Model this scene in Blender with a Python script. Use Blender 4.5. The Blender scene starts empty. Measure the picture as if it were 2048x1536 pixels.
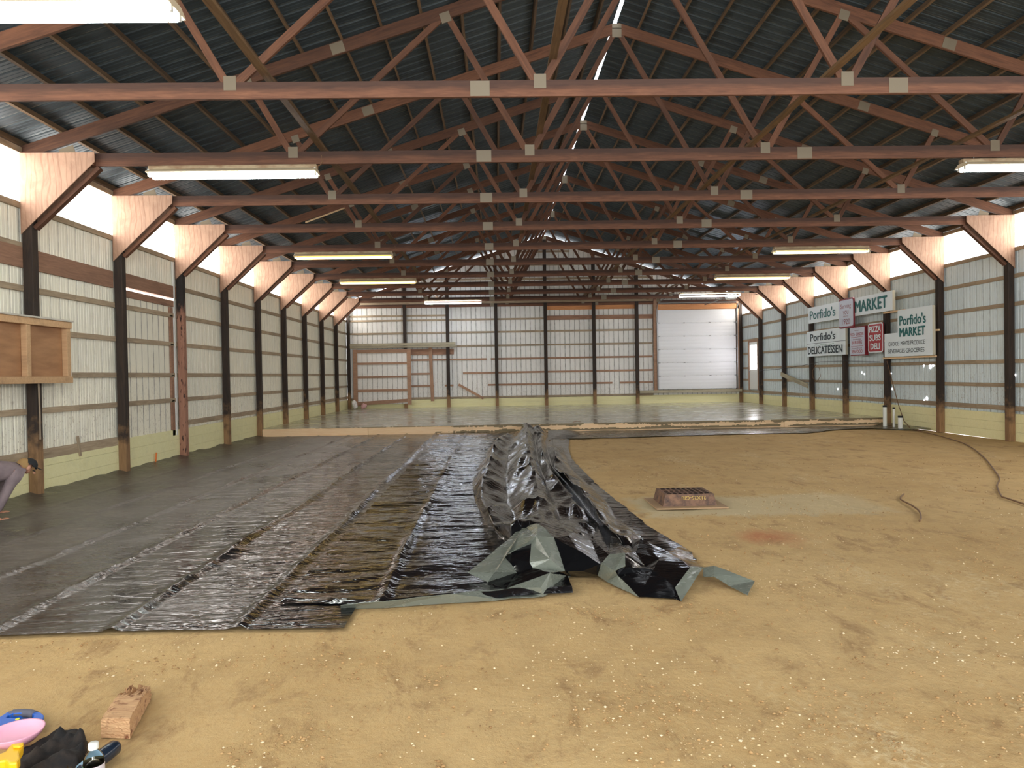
import bpy, bmesh, math, random
from mathutils import Vector, Matrix, noise
random.seed(7)
sc = bpy.context.scene
COL = sc.collection
# ---------------------------------------------------------------- camera
F = 1400.0; PIT, YAW, ROL = -.0137, .0221, -.0169
CAM = Vector((0, 0, 1.676))
cy, sy, cp, sp = math.cos(YAW), math.sin(YAW), math.cos(PIT), math.sin(PIT)
fw = Vector((sy*cp, cy*cp, sp)); rt = Vector((cy, -sy, 0)); up = rt.cross(fw)
cr, sr = math.cos(ROL), math.sin(ROL)
RT = cr*rt + sr*up; UP = -sr*rt + cr*up
cd = bpy.data.cameras.new('camera'); cam = bpy.data.objects.new('camera', cd); COL.objects.link(cam)
M = Matrix((RT, UP, -fw)).transposed().to_4x4(); M.translation = CAM
cam.matrix_world = M
cd.sensor_width = 36; cd.lens = F/2048*36; cd.clip_start = .05; cd.clip_end = 300
sc.camera = cam
def ray(u, v): return fw + RT*((u-1024)/F) - UP*((v-768)/F)
def onZ(u, v, z=0.):
    d = ray(u, v); return CAM + d*((z-CAM.z)/d.z)
def onY(u, v, Y):
    d = ray(u, v); return CAM + d*(Y/d.y)
def onX(u, v, X):
    d = ray(u, v); return CAM + d*(X/d.x)
# ---------------------------------------------------------------- world, exposure
sc.view_settings.view_transform = 'Standard'; sc.view_settings.look = 'None'
sc.view_settings.gamma = 1; sc.view_settings.exposure = 1.22
w = bpy.data.worlds.new('overcast_sky'); sc.world = w; w.use_nodes = True
bg = w.node_tree.nodes['Background']; bg.inputs[0].default_value = (.93, .96, 1, 1); bg.inputs[1].default_value = 2.15
# daylight through the open end of the building behind the camera
pl = bpy.data.lights.new('open_end_portal', 'AREA'); pl.shape = 'RECTANGLE'; pl.size = 18.2; pl.size_y = 4.8
pl.cycles.is_portal = True
po = bpy.data.objects.new('open_end_portal', pl); COL.objects.link(po)
po.location = (2.3, -2.9, 2.45); po.rotation_euler = (math.radians(90), 0, 0)
cyc = sc.cycles
cyc.use_denoising = True; cyc.max_bounces = 6; cyc.diffuse_bounces = 4; cyc.glossy_bounces = 4; cyc.transmission_bounces = 6
cyc.caustics_reflective = False; cyc.caustics_refractive = False; cyc.sample_clamp_indirect = 12
# ---------------------------------------------------------------- dimensions
S = 2.44
def T(k): return 10.345 + (k-1)*S
XL, XR, XM = -6.857, 11.475, 2.309
HC = 5.004; YF = 32.5; YB = -3.0
SL = .322; RB = 5.03
def rz(x):  # rafter centre line
    return RB + SL*min(x-XL, XR-x)
# ---------------------------------------------------------------- materials
def srgb(r, g, b):
    f = lambda c: (c/255/12.92 if c/255 <= .04045 else ((c/255+.055)/1.055)**2.4)
    return (f(r), f(g), f(b), 1)
class MT:
    def __init__(s, name):
        s.m = bpy.data.materials.new(name); s.m.use_nodes = True; s.nt = s.m.node_tree
        s.b = s.nt.nodes['Principled BSDF']
    def n(s, t, **k):
        x = s.nt.nodes.new(t)
        for a, v in k.items():
            if a[:2] == 'i_':
                key = a[2:].replace('_', ' '); key = int(key) if key.isdigit() else key
                x.inputs[key].default_value = v
            else: setattr(x, a, v)
        return x
    def l(s, a, b): s.nt.links.new(a, b)
    def set(s, **k):
        for a, v in k.items(): s.b.inputs[a.replace('_', ' ')].default_value = v
        return s
    def coord(s, scale=(1, 1, 1), kind='Object', loc=(0, 0, 0)):
        if kind == 'World': o = s.n('ShaderNodeNewGeometry').outputs['Position']
        else: o = s.n('ShaderNodeTexCoord').outputs[kind]
        mp = s.n('ShaderNodeMapping'); mp.inputs['Scale'].default_value = scale; mp.inputs['Location'].default_value = loc
        s.l(o, mp.inputs['Vector']); return mp.outputs[0]
    def noise(s, vec, scale=5, detail=4, rough=.55, dist=0):
        x = s.n('ShaderNodeTexNoise'); x.inputs['Scale'].default_value = scale; x.inputs['Detail'].default_value = detail
        x.inputs['Roughness'].default_value = rough; x.inputs['Distortion'].default_value = dist
        s.l(vec, x.inputs['Vector']); return x.outputs['Fac']
    def ramp(s, fac, stops):
        r = s.n('ShaderNodeValToRGB'); e = r.color_ramp.elements
        while len(e) < len(stops): e.new(.5)
        for q, (p, c) in zip(e, stops):
            q.position = p; q.color = c if isinstance(c, tuple) else (c, c, c, 1)
        s.l(fac, r.inputs[0]); return r.outputs[0]
    def mix(s, fac, a, b, mode='MIX'):
        x = s.n('ShaderNodeMix', data_type='RGBA', blend_type=mode)
        for sock, v in ((x.inputs[0], fac), (x.inputs[6], a), (x.inputs[7], b)):
            if hasattr(v, 'links') or hasattr(v, 'is_linked'): s.l(v, sock)
            else: sock.default_value = v
        return x.outputs[2]
    def math(s, op, a, b=0., c=None, clamp=False):
        x = s.n('ShaderNodeMath', operation=op); x.use_clamp = clamp
        for i, v in enumerate((a, b) if c is None else (a, b, c)):
            if hasattr(v, 'is_linked'): s.l(v, x.inputs[i])
            else: x.inputs[i].default_value = v
        return x.outputs[0]
    def rng(s, v, a, b, c=0., d=1.):
        x = s.n('ShaderNodeMapRange'); s.l(v, x.inputs[0])
        for i, q in enumerate((a, b, c, d)): x.inputs[i+1].default_value = q
        return x.outputs[0]
    def bump(s, h, dist=.01, st=1., nrm=None):
        x = s.n('ShaderNodeBump'); x.inputs['Distance'].default_value = dist; x.inputs['Strength'].default_value = st
        s.l(h, x.inputs['Height'])
        if nrm: s.l(nrm, x.inputs['Normal'])
        s.l(x.outputs[0], s.b.inputs['Normal']); return x.outputs[0]
    def base(s, c): s.l(c, s.b.inputs['Base Color']); return s
    def rgh(s, c): s.l(c, s.b.inputs['Roughness']); return s
    def xyz(s, kind='World'):
        x = s.n('ShaderNodeSeparateXYZ')
        s.l(s.n('ShaderNodeNewGeometry').outputs['Position'] if kind == 'World' else s.n('ShaderNodeTexCoord').outputs['Object'], x.inputs[0])
        return x.outputs
    def rnd(s): return s.n('ShaderNodeObjectInfo').outputs['Random']
def flat(name, c, rough=.6, metal=0., **k):
    m = MT(name); m.set(Base_Color=c, Roughness=rough, Metallic=metal)
    if k: m.set(**k)
    return m.m
def wood(name, c1, c2, grain=(1.2, 16, 16), dark=.45, vary=.35, rough=.75, stain=True):
    """grain runs along local X"""
    m = MT(name); r = m.rnd()
    off = m.n('ShaderNodeVectorMath', operation='ADD'); m.l(m.coord(grain), off.inputs[0])
    cb = m.n('ShaderNodeCombineXYZ'); 
    for i in range(3): m.l(m.math('MULTIPLY', r, 37.+i*11), cb.inputs[i])
    m.l(cb.outputs[0], off.inputs[1])
    g = m.noise(off.outputs[0], 1.6, 6, .6, 1.2)
    col = m.mix(m.rng(g, .3, .7), c1, c2)
    if stain:
        sn = m.noise(m.coord((1, 3, 3), loc=(3, 1, 7)), 1.4, 4, .6)
        col = m.mix(m.rng(sn, .52, .78, 0, dark), col, (c1[0]*.35, c1[1]*.35, c1[2]*.35, 1))
    hs = m.n('ShaderNodeHueSaturation'); m.l(col, hs.inputs['Color']); m.l(m.rng(r, 0, 1, 1-vary, 1+vary), hs.inputs['Value'])
    m.base(hs.outputs[0]).set(Roughness=rough); m.bump(g, .004, .5)
    return m
W_truss = wood('truss_lumber', srgb(80, 50, 34), srgb(116, 76, 52), vary=.3).m
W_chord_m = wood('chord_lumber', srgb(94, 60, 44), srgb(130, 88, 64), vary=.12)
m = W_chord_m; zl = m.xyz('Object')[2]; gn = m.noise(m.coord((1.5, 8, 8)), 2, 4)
bc = m.b.inputs['Base Color'].links[0].from_socket   # darker towards the upper edge, broken up by noise
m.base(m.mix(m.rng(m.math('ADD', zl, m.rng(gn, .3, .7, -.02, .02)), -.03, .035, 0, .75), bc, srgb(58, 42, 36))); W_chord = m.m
W_purlin = wood('purlin_lumber', srgb(84, 66, 48), srgb(120, 96, 70)).m
W_run = wood('brace_lumber', srgb(92, 70, 46), srgb(128, 100, 68), vary=.15).m
W_girt = wood('girt_lumber', srgb(150, 130, 106), srgb(184, 164, 136), vary=.12, dark=.5).m
W_red = wood('header_lumber', srgb(136, 100, 80), srgb(168, 128, 102), vary=.1).m
W_orange = wood('new_header_lumber', srgb(190, 126, 80), srgb(216, 152, 100), vary=.1, stain=False).m
W_new = wood('new_pine', srgb(232, 194, 148), srgb(242, 210, 168), vary=.08, stain=False).m
W_kick = wood('treated_plank', srgb(234, 226, 168), srgb(242, 236, 188), vary=.05, dark=.15).m
W_frame = wood('door_frame_lumber', srgb(152, 116, 92), srgb(180, 142, 114), vary=.1).m
W_grey = wood('weathered_board', srgb(150, 140, 116), srgb(178, 168, 142), vary=.08).m
# plywood gusset
m = MT('gusset_plywood')
g = m.noise(m.coord((2.2, 5, .9)), 2.2, 5, .6, 2.5)
wv = m.n('ShaderNodeTexWave', wave_type='RINGS', rings_direction='Y'); wv.inputs['Scale'].default_value = 3.2; wv.inputs['Distortion'].default_value = 9; wv.inputs['Detail'].default_value = 2
m.l(m.coord((1.2, 1, .35)), wv.inputs['Vector'])
col = m.mix(m.rng(g, .3, .7), srgb(156, 122, 100), srgb(184, 148, 122))
col = m.mix(m.rng(wv.outputs['Fac'], 0, .25, .35, 0), col, srgb(122, 80, 56))
hs = m.n('ShaderNodeHueSaturation'); m.l(col, hs.inputs['Color']); m.l(m.rng(m.rnd(), 0, 1, .92, 1.06), hs.inputs['Value'])
m.base(hs.outputs[0]).set(Roughness=.7); W_ply = m.m
# creosoted posts: black above, earth-brown where mud has rubbed the foot
m = MT('tarred_post'); z = m.xyz()[2]
g = m.noise(m.coord((12, 12, 1.2), 'World'), 1.5, 5, .6, 1); n2 = m.noise(m.coord((3, 3, 3), 'World'), 1.5, 4)
h = m.math('ADD', z, m.rng(n2, .3, .7, -.35, .35))
dark = m.mix(m.rng(g, .3, .75), srgb(34, 28, 24), srgb(66, 50, 38))
low = m.mix(m.rng(g, .3, .7), srgb(122, 92, 62), srgb(160, 124, 86))
m.base(m.mix(m.rng(h, .45, 1.0), low, dark)).set(Roughness=.8); m.bump(g, .004, .6); W_post = m.m
m = MT('reddish_post'); z = m.xyz()[2]
g = m.noise(m.coord((12, 12, 1.2), 'World'), 1.5, 5, .6, 1); vz = m.noise(m.coord((20, 20, 5), 'World'), 1.2, 3)
h = m.math('ADD', z, m.rng(g, .3, .7, -.15, .15))
redc = m.mix(m.rng(vz, .58, .66), m.mix(m.rng(g, .3, .7), srgb(142, 98, 78), srgb(172, 126, 102)), srgb(54, 32, 24))
m.base(m.mix(m.rng(h, 3.1, 3.3), redc, srgb(36, 30, 26))).set(Roughness=.8); W_postred = m.m
# painted steel wall sheets
def sheetmat(name, c1, c2, grime, ax=1, t0=0.):
    m = MT(name); z = m.xyz()[2]
    n1 = m.noise(m.coord((.7, .7, .5), 'World'), 1.2, 4); n2 = m.noise(m.coord((6, 6, 2.4), 'World'), 2, 5, .7)
    c = m.mix(m.rng(n1, .35, .65), c1, c2)
    c = m.mix(m.rng(n2, .5, .8, 0, .35), c, grime)
    spat = m.noise(m.coord((9, 9, 4), 'World'), 4, 3, .7)
    lowm = m.math('MULTIPLY', m.rng(spat, .58, .66), m.rng(z, 2.2, .4, 0, .8), clamp=True)
    c = m.mix(lowm, c, srgb(140, 118, 88))
    # darker lines along the grooves of the ribs, varied by noise
    fr = m.math('ABSOLUTE', m.math('SUBTRACT', m.math('FRACT', m.math('DIVIDE', m.math('SUBTRACT', m.xyz()[ax], t0), .2286)), .5))
    gr = m.math('MULTIPLY', m.rng(fr, .09, .03), m.rng(n2, .3, .6, .25, .75), clamp=True)
    c = m.mix(gr, c, srgb(96, 88, 72))
    m.base(c).set(Roughness=.55); return m.m
M_wl = sheetmat('cream_steel_sheet', srgb(242, 236, 216), srgb(234, 230, 212), srgb(200, 190, 164), 1, YB)
M_wr = sheetmat('pale_blue_grey_steel_sheet', srgb(222, 234, 234), srgb(214, 226, 228), srgb(180, 186, 180), 1, YB)
M_wf = sheetmat('white_steel_sheet', srgb(240, 238, 232), srgb(232, 230, 224), srgb(196, 190, 178), 0, XL-.1)
m = MT('dark_roof_steel')
n1 = m.noise(m.coord((1, 5, 1), 'World'), 1.5, 4)
P = m.xyz(); fr = m.math('ABSOLUTE', m.math('SUBTRACT', m.math('FRACT', m.math('DIVIDE', P[1], .2286)), .5))
seam = m.math('MULTIPLY', m.rng(fr, .04, .015), m.rng(m.noise(m.coord((3, 3, 3), 'World'), 3, 3), .35, .6), clamp=True)
m.base(m.mix(m.math('MULTIPLY', seam, .6), m.mix(m.rng(n1, .3, .7), srgb(46, 58, 64), srgb(66, 78, 84)), srgb(150, 156, 150))).set(Roughness=.5, Metallic=.2); M_roof = m.m
# translucent clerestory panels lit by daylight from outside
def glow(name, c, s):
    m = MT(name); m.set(Base_Color=(.8, .8, .8, 1), Roughness=.5, Emission_Color=c, Emission_Strength=s); return m.m
M_clear = glow('daylit_translucent_panel', (1, .965, .92, 1), 4.2)
M_dayglow = glow('window_and_gap_glow', (.95, .93, 1, 1), 6)
M_nail = MT('galvanised_plate'); m = M_nail
vo = m.n('ShaderNodeTexBrick'); vo.inputs['Scale'].default_value = 38; vo.inputs['Mortar Size'].default_value = .25; vo.inputs['Color1'].default_value = srgb(206, 202, 186); vo.inputs['Color2'].default_value = srgb(186, 182, 166); vo.inputs['Mortar'].default_value = srgb(136, 124, 104)
cc = m.n('ShaderNodeCombineXYZ'); xx = m.xyz('Object'); m.l(xx[0], cc.inputs[0]); m.l(xx[2], cc.inputs[1]); m.l(cc.outputs[0], vo.inputs['Vector'])
m.base(vo.outputs['Color']).set(Roughness=.45, Metallic=.35); M_nail = m.m
M_white = flat('white_enamel', srgb(225, 225, 218), .35)
M_pvc = flat('white_pvc', srgb(232, 232, 222), .35)
M_black = flat('black_rubber', srgb(24, 24, 26), .5)
M_wire = flat('brown_cord_jacket', srgb(120, 88, 58), .6)
M_steel = flat('grey_steel', srgb(150, 150, 148), .4, .7)
# ---------------------------------------------------------------- mesh helpers
def tag(o, label=None, cat=None, group=None, kind=None):
    if label: o['label'] = label
    if cat: o['category'] = cat
    if group: o['group'] = group
    if kind: o['kind'] = kind
    return o
def empty(name, loc, label, cat, group=None):
    o = bpy.data.objects.new(name, None); COL.objects.link(o); o.location = loc; o.empty_display_size = .1
    return tag(o, label, cat, group)
def wm(o):
    m = o.matrix_basis.copy(); p = o.parent
    while p: m = p.matrix_basis @ m; p = p.parent
    return m
def mk(name, verts, faces, mat, parent=None, smooth=False, M=None, mats=None, fm=None):
    """verts are in world space unless M (object world matrix) is given; then they are local."""
    me = bpy.data.meshes.new(name)
    pm = wm(parent) if parent else Matrix()
    if M is None:
        inv = pm.inverted(); me.from_pydata([inv @ Vector(v) for v in verts], [], faces); loc = Matrix()
    else:
        me.from_pydata([tuple(v) for v in verts], [], faces); loc = pm.inverted() @ M
    for q in (mats or [mat]): me.materials.append(q)
    if fm:
        for p, i in zip(me.polygons, fm): p.material_index = i
    if smooth:
        for p in me.polygons: p.use_smooth = True
    me.update()
    o = bpy.data.objects.new(name, me); COL.objects.link(o); o.parent = parent
    if M is not None: o.matrix_basis = loc
    return o
BF = [(0,3,2,1),(4,5,6,7),(0,1,5,4),(1,2,6,5),(2,3,7,6),(3,0,4,7)]
def boxv(x0, y0, z0, x1, y1, z1):
    return [(x0,y0,z0),(x1,y0,z0),(x1,y1,z0),(x0,y1,z0),(x0,y0,z1),(x1,y0,z1),(x1,y1,z1),(x0,y1,z1)]
class MB:
    def __init__(s): s.v = []; s.f = []; s.fm = []
    def add(s, vs, fs, mi=0):
        b = len(s.v); s.v += [tuple(q) for q in vs]; s.f += [tuple(b+i for i in f) for f in fs]; s.fm += [mi]*len(fs); return s
    def box(s, *a, mi=0): return s.add(boxv(*a), BF, mi)
    def bar(s, p0, p1, w, d, upv=(0, 0, 1), mi=0):
        p0, p1 = Vector(p0), Vector(p1); x = (p1-p0).normalized(); y = Vector(upv).cross(x)
        if y.length < 1e-4: y = Vector((0, 1, 0)).cross(x)
        y.normalize(); z = x.cross(y); vs = []
        for p in (p0, p1):
            for a, b in ((-1,-1),(1,-1),(1,1),(-1,1)): vs.append(p + y*(a*w/2) + z*(b*d/2))
        return s.add(vs, [(0,1,2,3),(7,6,5,4),(0,4,5,1),(1,5,6,2),(2,6,7,3),(3,7,4,0)], mi)
    def tube(s, pts, r, n=8, mi=0, cap=True):
        pts = [Vector(p) for p in pts]; b = len(s.v); N = len(pts)
        rs = r if isinstance(r, (list, tuple)) else [r]*N
        ref = Vector((0, 0, 1))
        for i, p in enumerate(pts):
            t = (pts[min(i+1, N-1)] - pts[max(i-1, 0)]).normalized()
            a = ref.cross(t)
            if a.length < .05: a = Vector((1, 0, 0)).cross(t)
            a.normalize(); c = t.cross(a)
            for k in range(n):
                q = 2*math.pi*k/n; s.v.append(tuple(p + (a*math.cos(q)+c*math.sin(q))*rs[i]))
        for i in range(N-1):
            for k in range(n):
                k2 = (k+1) % n; s.f.append((b+i*n+k, b+i*n+k2, b+(i+1)*n+k2, b+(i+1)*n+k)); s.fm.append(mi)
        if cap:
            s.f.append(tuple(b+k for k in reversed(range(n)))); s.f.append(tuple(b+(N-1)*n+k for k in range(n))); s.fm += [mi, mi]
        return s
    def lathe(s, prof, c=(0, 0, 0), n=24, mi=0):
        b = len(s.v)
        for r, z in prof:
            for k in range(n):
                q = 2*math.pi*k/n; s.v.append((c[0]+r*math.cos(q), c[1]+r*math.sin(q), c[2]+z))
        for i in range(len(prof)-1):
            for k in range(n):
                k2 = (k+1) % n; s.f.append((b+i*n+k, b+i*n+k2, b+(i+1)*n+k2, b+(i+1)*n+k)); s.fm.append(mi)
        return s
    def build(s, name, mat, parent=None, smooth=False, M=None, mats=None):
        return mk(name, s.v, s.f, mat, parent, smooth, M, mats, s.fm if mats else None)
def bevel(o, w=.004, seg=1):
    b = o.modifiers.new('bevel', 'BEVEL'); b.width = w; b.segments = seg; b.limit_method = 'ANGLE'; return o
def beam(name, p0, p1, w, d, mat, parent=None, upv=(0, 0, 1)):
    """sawn board from p0 to p1, local X along it; w across, d along upv"""
    p0, p1 = Vector(p0), Vector(p1); x = (p1-p0).normalized(); y = Vector(upv).cross(x).normalized(); z = x.cross(y)
    Mx = Matrix((x, y, z)).transposed().to_4x4(); Mx.translation = p0; L = (p1-p0).length
    return mk(name, boxv(0, -w/2, -d/2, L, w/2, d/2), BF, mat, parent, M=Mx)
def struct(o, label=None, cat=None):
    o['kind'] = 'structure'
    if label: o['label'] = label
    if cat: o['category'] = cat
    return o
ORD = ['first', 'second', 'third', 'fourth', 'fifth', 'sixth', 'seventh', 'eighth', 'ninth', 'tenth', 'eleventh', 'twelfth', 'thirteenth', 'fourteenth', 'fifteenth', 'sixteenth', 'seventeenth']
def sm(a, b, x):
    t = max(0, min(1, (x-a)/(b-a))); return t*t*(3-2*t)
# ---------------------------------------------------------------- floor
def fbm(x, y, s, o=4):
    return noise.fractal(Vector((x*s, y*s, 3.7)), 1., 2., o)
m = MT('packed_dirt'); P = m.xyz(); W_ = m.coord(kind='World')
a = m.noise(W_, .55, 5, .6); b_ = m.noise(W_, 3.2, 7, .68); c_ = m.noise(W_, 26, 6, .75); e_ = m.noise(m.coord((1, .55, 1), 'World', (4, 2, 0)), 3.3, 7, .72, .5)
col = m.mix(m.rng(a, .32, .68), srgb(192, 158, 106), srgb(206, 174, 122))
col = m.mix(m.rng(b_, .45, .68, 0, .55), col, srgb(172, 142, 98))
col = m.mix(m.rng(e_, .54, .66, 0, .7), col, srgb(146, 112, 74))
col = m.mix(m.rng(c_, .42, .75, 0, .4), col, srgb(208, 184, 136))
def band(v, lo, hi, s=.12):
    return m.math('MULTIPLY', m.rng(v, lo-s, lo+s), m.rng(v, hi-s, hi+s, 1, 0), clamp=True)
jx = m.math('ADD', P[0], m.rng(b_, .3, .7, -.12, .12)); jy = m.math('ADD', P[1], m.rng(e_, .3, .7, -.18, .18))
pad = m.math('MULTIPLY', band(jx, 1.72, 4.7, .1), band(jy, 8.02, 9.3, .1), clamp=True)
pad = m.math('MULTIPLY', pad, m.rng(P[0], 2.4, 4.8, 1, .55))
col = m.mix(m.math('MULTIPLY', pad, .85), col, srgb(204, 188, 150))
rr = m.n('ShaderNodeVectorMath', operation='DISTANCE'); m.l(m.n('ShaderNodeNewGeometry').outputs['Position'], rr.inputs[0]); rr.inputs[1].default_value = tuple(onZ(1540, 1072))
col = m.mix(m.rng(m.math('ADD', rr.outputs['Value'], m.rng(e_, .3, .7, -.15, .15)), .05, .42, .65, 0), col, srgb(176, 98, 66))
pg = m.noise(m.coord((1, .35, 1), 'World', (9, 5, 0)), 1.1, 5, .7)
pale = m.math('MULTIPLY', m.rng(pg, .55, .68), m.rng(c_, .46, .62), clamp=True)
pale = m.math('MULTIPLY', pale, m.rng(P[0], .8, 2.2), clamp=True)
col = m.mix(m.math('MULTIPLY', pale, .8), col, srgb(226, 208, 166))
m.base(col).set(Roughness=.95); m.b.inputs['Specular IOR Level'].default_value = .2
hh = m.math('ADD', m.math('MULTIPLY', b_, .8), m.math('MULTIPLY', c_, .35)); hh = m.math('ADD', hh, m.math('MULTIPLY', e_, .6))
m.bump(hh, .05, .55); M_dirt = m.m
xs = [XL-.05 + i*(XR-XL+.1)/190 for i in range(191)]; ys = [YB + i*(20.3-YB)/230 for i in range(231)]
vs = []
for y in ys:
    for x in xs:
        k = 1 - sm(-.2, .6, -x+1.3)*sm(4.0, 4.6, y)*.0
        on = 0 if (x < 1.9 and y > 4.3) or y > 17.3 else 1
        vs.append((x, y, on*.010*fbm(x, y, 1.3)-.008))
nx = len(xs)
fs = [(j*nx+i, j*nx+i+1, (j+1)*nx+i+1, (j+1)*nx+i) for j in range(len(ys)-1) for i in range(nx-1)]
struct(mk('floor', vs, fs, M_dirt, smooth=True), 'packed tan dirt floor of the barn', 'floor')
# ---------------------------------------------------------------- steel sheet walls
def ribprofile(a, b, per=.2286):
    """list of (t, depth) along the wall; grooves of depth .016 every per"""
    out = [(a, 0)]; t = a + per*.5
    while t < b-.05:
        out += [(t-.022, 0), (t-.010, .016), (t+.010, .016), (t+.022, 0)]
        for q in (.076, .152):
            if t+q+.012 < b: out += [(t+q-.008, 0), (t+q, .005), (t+q+.008, 0)]
        t += per
    out.append((b, 0)); return out
def side_wall(name, X, sgn, mat, cut=None):
    pr = ribprofile(YB, YF); vs = []; fs = []
    for t, d in pr:
        vs += [(X+sgn*(.042+d), t, 0), (X+sgn*(.042+d), t, 4.30)]
    for i in range(len(pr)-1):
        if cut and cut[0] < (pr[i][0]+pr[i+1][0])/2 < cut[1]:
            b = len(vs); (y0, d0), (y1, d1) = pr[i], pr[i+1]
            for zz in cut[2:]: vs += [(X+sgn*(.042+d0), y0, zz), (X+sgn*(.042+d1), y1, zz)]
            fs += [(2*i, 2*i+2, b+1, b), (b+2, b+3, 2*i+3, 2*i+1)]
        else: fs.append((2*i, 2*i+2, 2*i+3, 2*i+1))
    return struct(mk(name, vs, fs, mat), None)
side_wall('wall_left', XL, -1, M_wl); side_wall('wall_right', XR, 1, M_wr)
pr = ribprofile(XL-.1, XR+.1); vs = []; fs = []
gap = .06
for t, d in pr:
    vs += [(t, YF+.042+d, 0), (t, YF+.042+d, rz(t)+.06-gap)]
for i in range(len(pr)-1): fs.append((2*i, 2*i+2, 2*i+3, 2*i+1))
struct(mk('wall_back', vs, fs, M_wf))
# roof sheets (one corrugated mesh) with an open slit at the ridge
pr = ribprofile(YB-.4, YF+.25); vs = []; fs = []
def roofz(x): return rz(x) + .092*math.sqrt(1+SL*SL) + .094
for sgn, xa, xb in ((1, XL-.45, XM-.035), (-1, XR+.45, XM+.035)):
    b = len(vs)
    for t, d in pr:
        for x in (xa, xb): vs.append((x, t, RB+SL*(min(x-XL, XR-x)) + .092*1.05 + .094 + d))
    for i in range(len(pr)-1): fs.append((b+2*i, b+2*i+1, b+2*i+3, b+2*i+2))
struct(mk('ceiling', vs, fs, M_roof), 'dark ribbed steel roof sheets seen from below', 'roof')
# clerestory strips, one panel between each pair of posts
n = 0
for X, sgn, k0 in ((XL, -1, -4), (XR, 1, -4)):
    for k in range(k0, 10):
        n += 1; mb = MB(); y0 = max(T(k), YB); y1 = T(k+1) if k < 9 else YF
        pr = ribprofile(y0, y1); vs = []; fs = []
        for t, d in pr: vs += [(X+sgn*(.042+d), t, 4.30), (X+sgn*(.042+d), t, 5.02)]
        fs = [(2*i, 2*i+2, 2*i+3, 2*i+1) for i in range(len(pr)-1)]
        struct(mk('window_%d' % n, vs, fs, M_clear))
# ---------------------------------------------------------------- kick boards
for nm, X, s in (('baseboard_left', XL, -1), ('baseboard_right', XR, 1)):
    mb = MB()
    for i in range(3):
        y = YB
        while y < YF:
            y2 = min(y+3*S, YF); mb.box(min(X, X+s*.038), y+.002, .001+i*.205, max(X, X+s*.038), y2-.002, .001+i*.205+.202); y = y2
    o = struct(mb.build(nm, W_kick, M=Matrix()))
mb = MB()
for i in range(3):
    for x0, x1 in ((XL, -2.2), (-2.2, 4.5), (4.5, XR)): mb.box(x0+.002, YF, .001+i*.2, x1-.002, YF+.038, .001+i*.2+.197)
struct(mb.build('baseboard_back', W_kick, M=Matrix()))
# ---------------------------------------------------------------- girts
GZ = [.675+.055, 1.25, 1.785, 2.44, 3.05, 3.67, 4.255]
GH = [.11, .088, .088, .088, .088, .088, .088]
rown = ['lowest', 'second from the ground', 'third from the ground', 'fourth from the ground', 'fifth from the ground', 'sixth from the ground', 'topmost, just under the bright strip']
for side, X, s in (('left', XL, -1), ('right', XR, 1)):
    for i, (z, h) in enumerate(zip(GZ, GH)):
        r = empty('wall_rail', (X, YB, z), f'horizontal wooden rail on the {side} wall, {rown[i]}', 'rail', f'wooden rails along the {side} wall')
        mb = MB(); y = YB
        pieces = []
        while y < YF: pieces.append((y, min(y+2*S, YF))); y += 2*S
        if side == 'left' and i == 5: pieces = [(YB, T(1)+.08), (T(3)-.02, YF)]
        if side == 'left' and i == 0: pieces = [(T(3)+.08, YF)]
        if side == 'left' and i == 0: o0 = beam('board', (X-.019, YB, .59), (X-.019, T(2), .59), .038, .15, W_girt, r)
        for a, b in pieces:
            beam('board', (X+s*.019, a+.002, z), (X+s*.019, b-.002, z), .038, h, W_girt, r)
FG = [(.635, .1, XL, 7.3), (1.21, .085, -4.1, 7.3), (1.775, .085, -4.1, 7.3), (2.41, .085, -3.9, 7.3), (3.03, .085, XL, 7.3), (3.66, .085, XL, 7.3), (4.25, .085, XL, 2.3), (4.46, .085, XL, -2.3)]
for i, (z, h, a, b) in enumerate(FG):
    nm = ['lowest', 'second from the floor', 'third from the floor', 'fourth from the floor', 'fifth from the floor', 'sixth from the floor', 'seventh from the floor', 'eighth, a short one high in the left corner'][i]
    r = empty('wall_rail', (a, YF+.019, z), f'wooden rail on the far end wall, {nm}', 'rail', 'wooden rails across the far wall')
    cuts = [a, 0.02, b] if b > 2.4 else [a, b]
    if i in (1, 2, 3): # broken and rotted rows
        segs = {1: [(-4.1, -2.9), (-2.4, -2.0), (-.4, 5.4), (5.75, 7.3)], 2: [(-4.1, -3.0), (-1.55, 7.3)], 3: [(-4.1, -.45), (-.25, 7.3)]}[i]
    else: segs = list(zip(cuts, cuts[1:]))
    for p, q in segs: beam('board', (p+.002, YF+.019, z), (q-.002, YF+.019, z), .038, h, W_girt if i not in (1, 2, 3) else W_frame, r)
for i, z in enumerate((5.45, 6.1, 6.75, 7.35)):
    hw = (7.98-z-.25)/SL
    if hw > .3:
        r = empty('wall_rail', (XM, YF+.019, z), f'{ORD[i]} rail up inside the far gable above the trusses', 'rail', 'rails up in the far gable')
        beam('board', (XM-hw, YF+.019, z), (XM+hw, YF+.019, z), .038, .09, W_girt, r)
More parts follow.
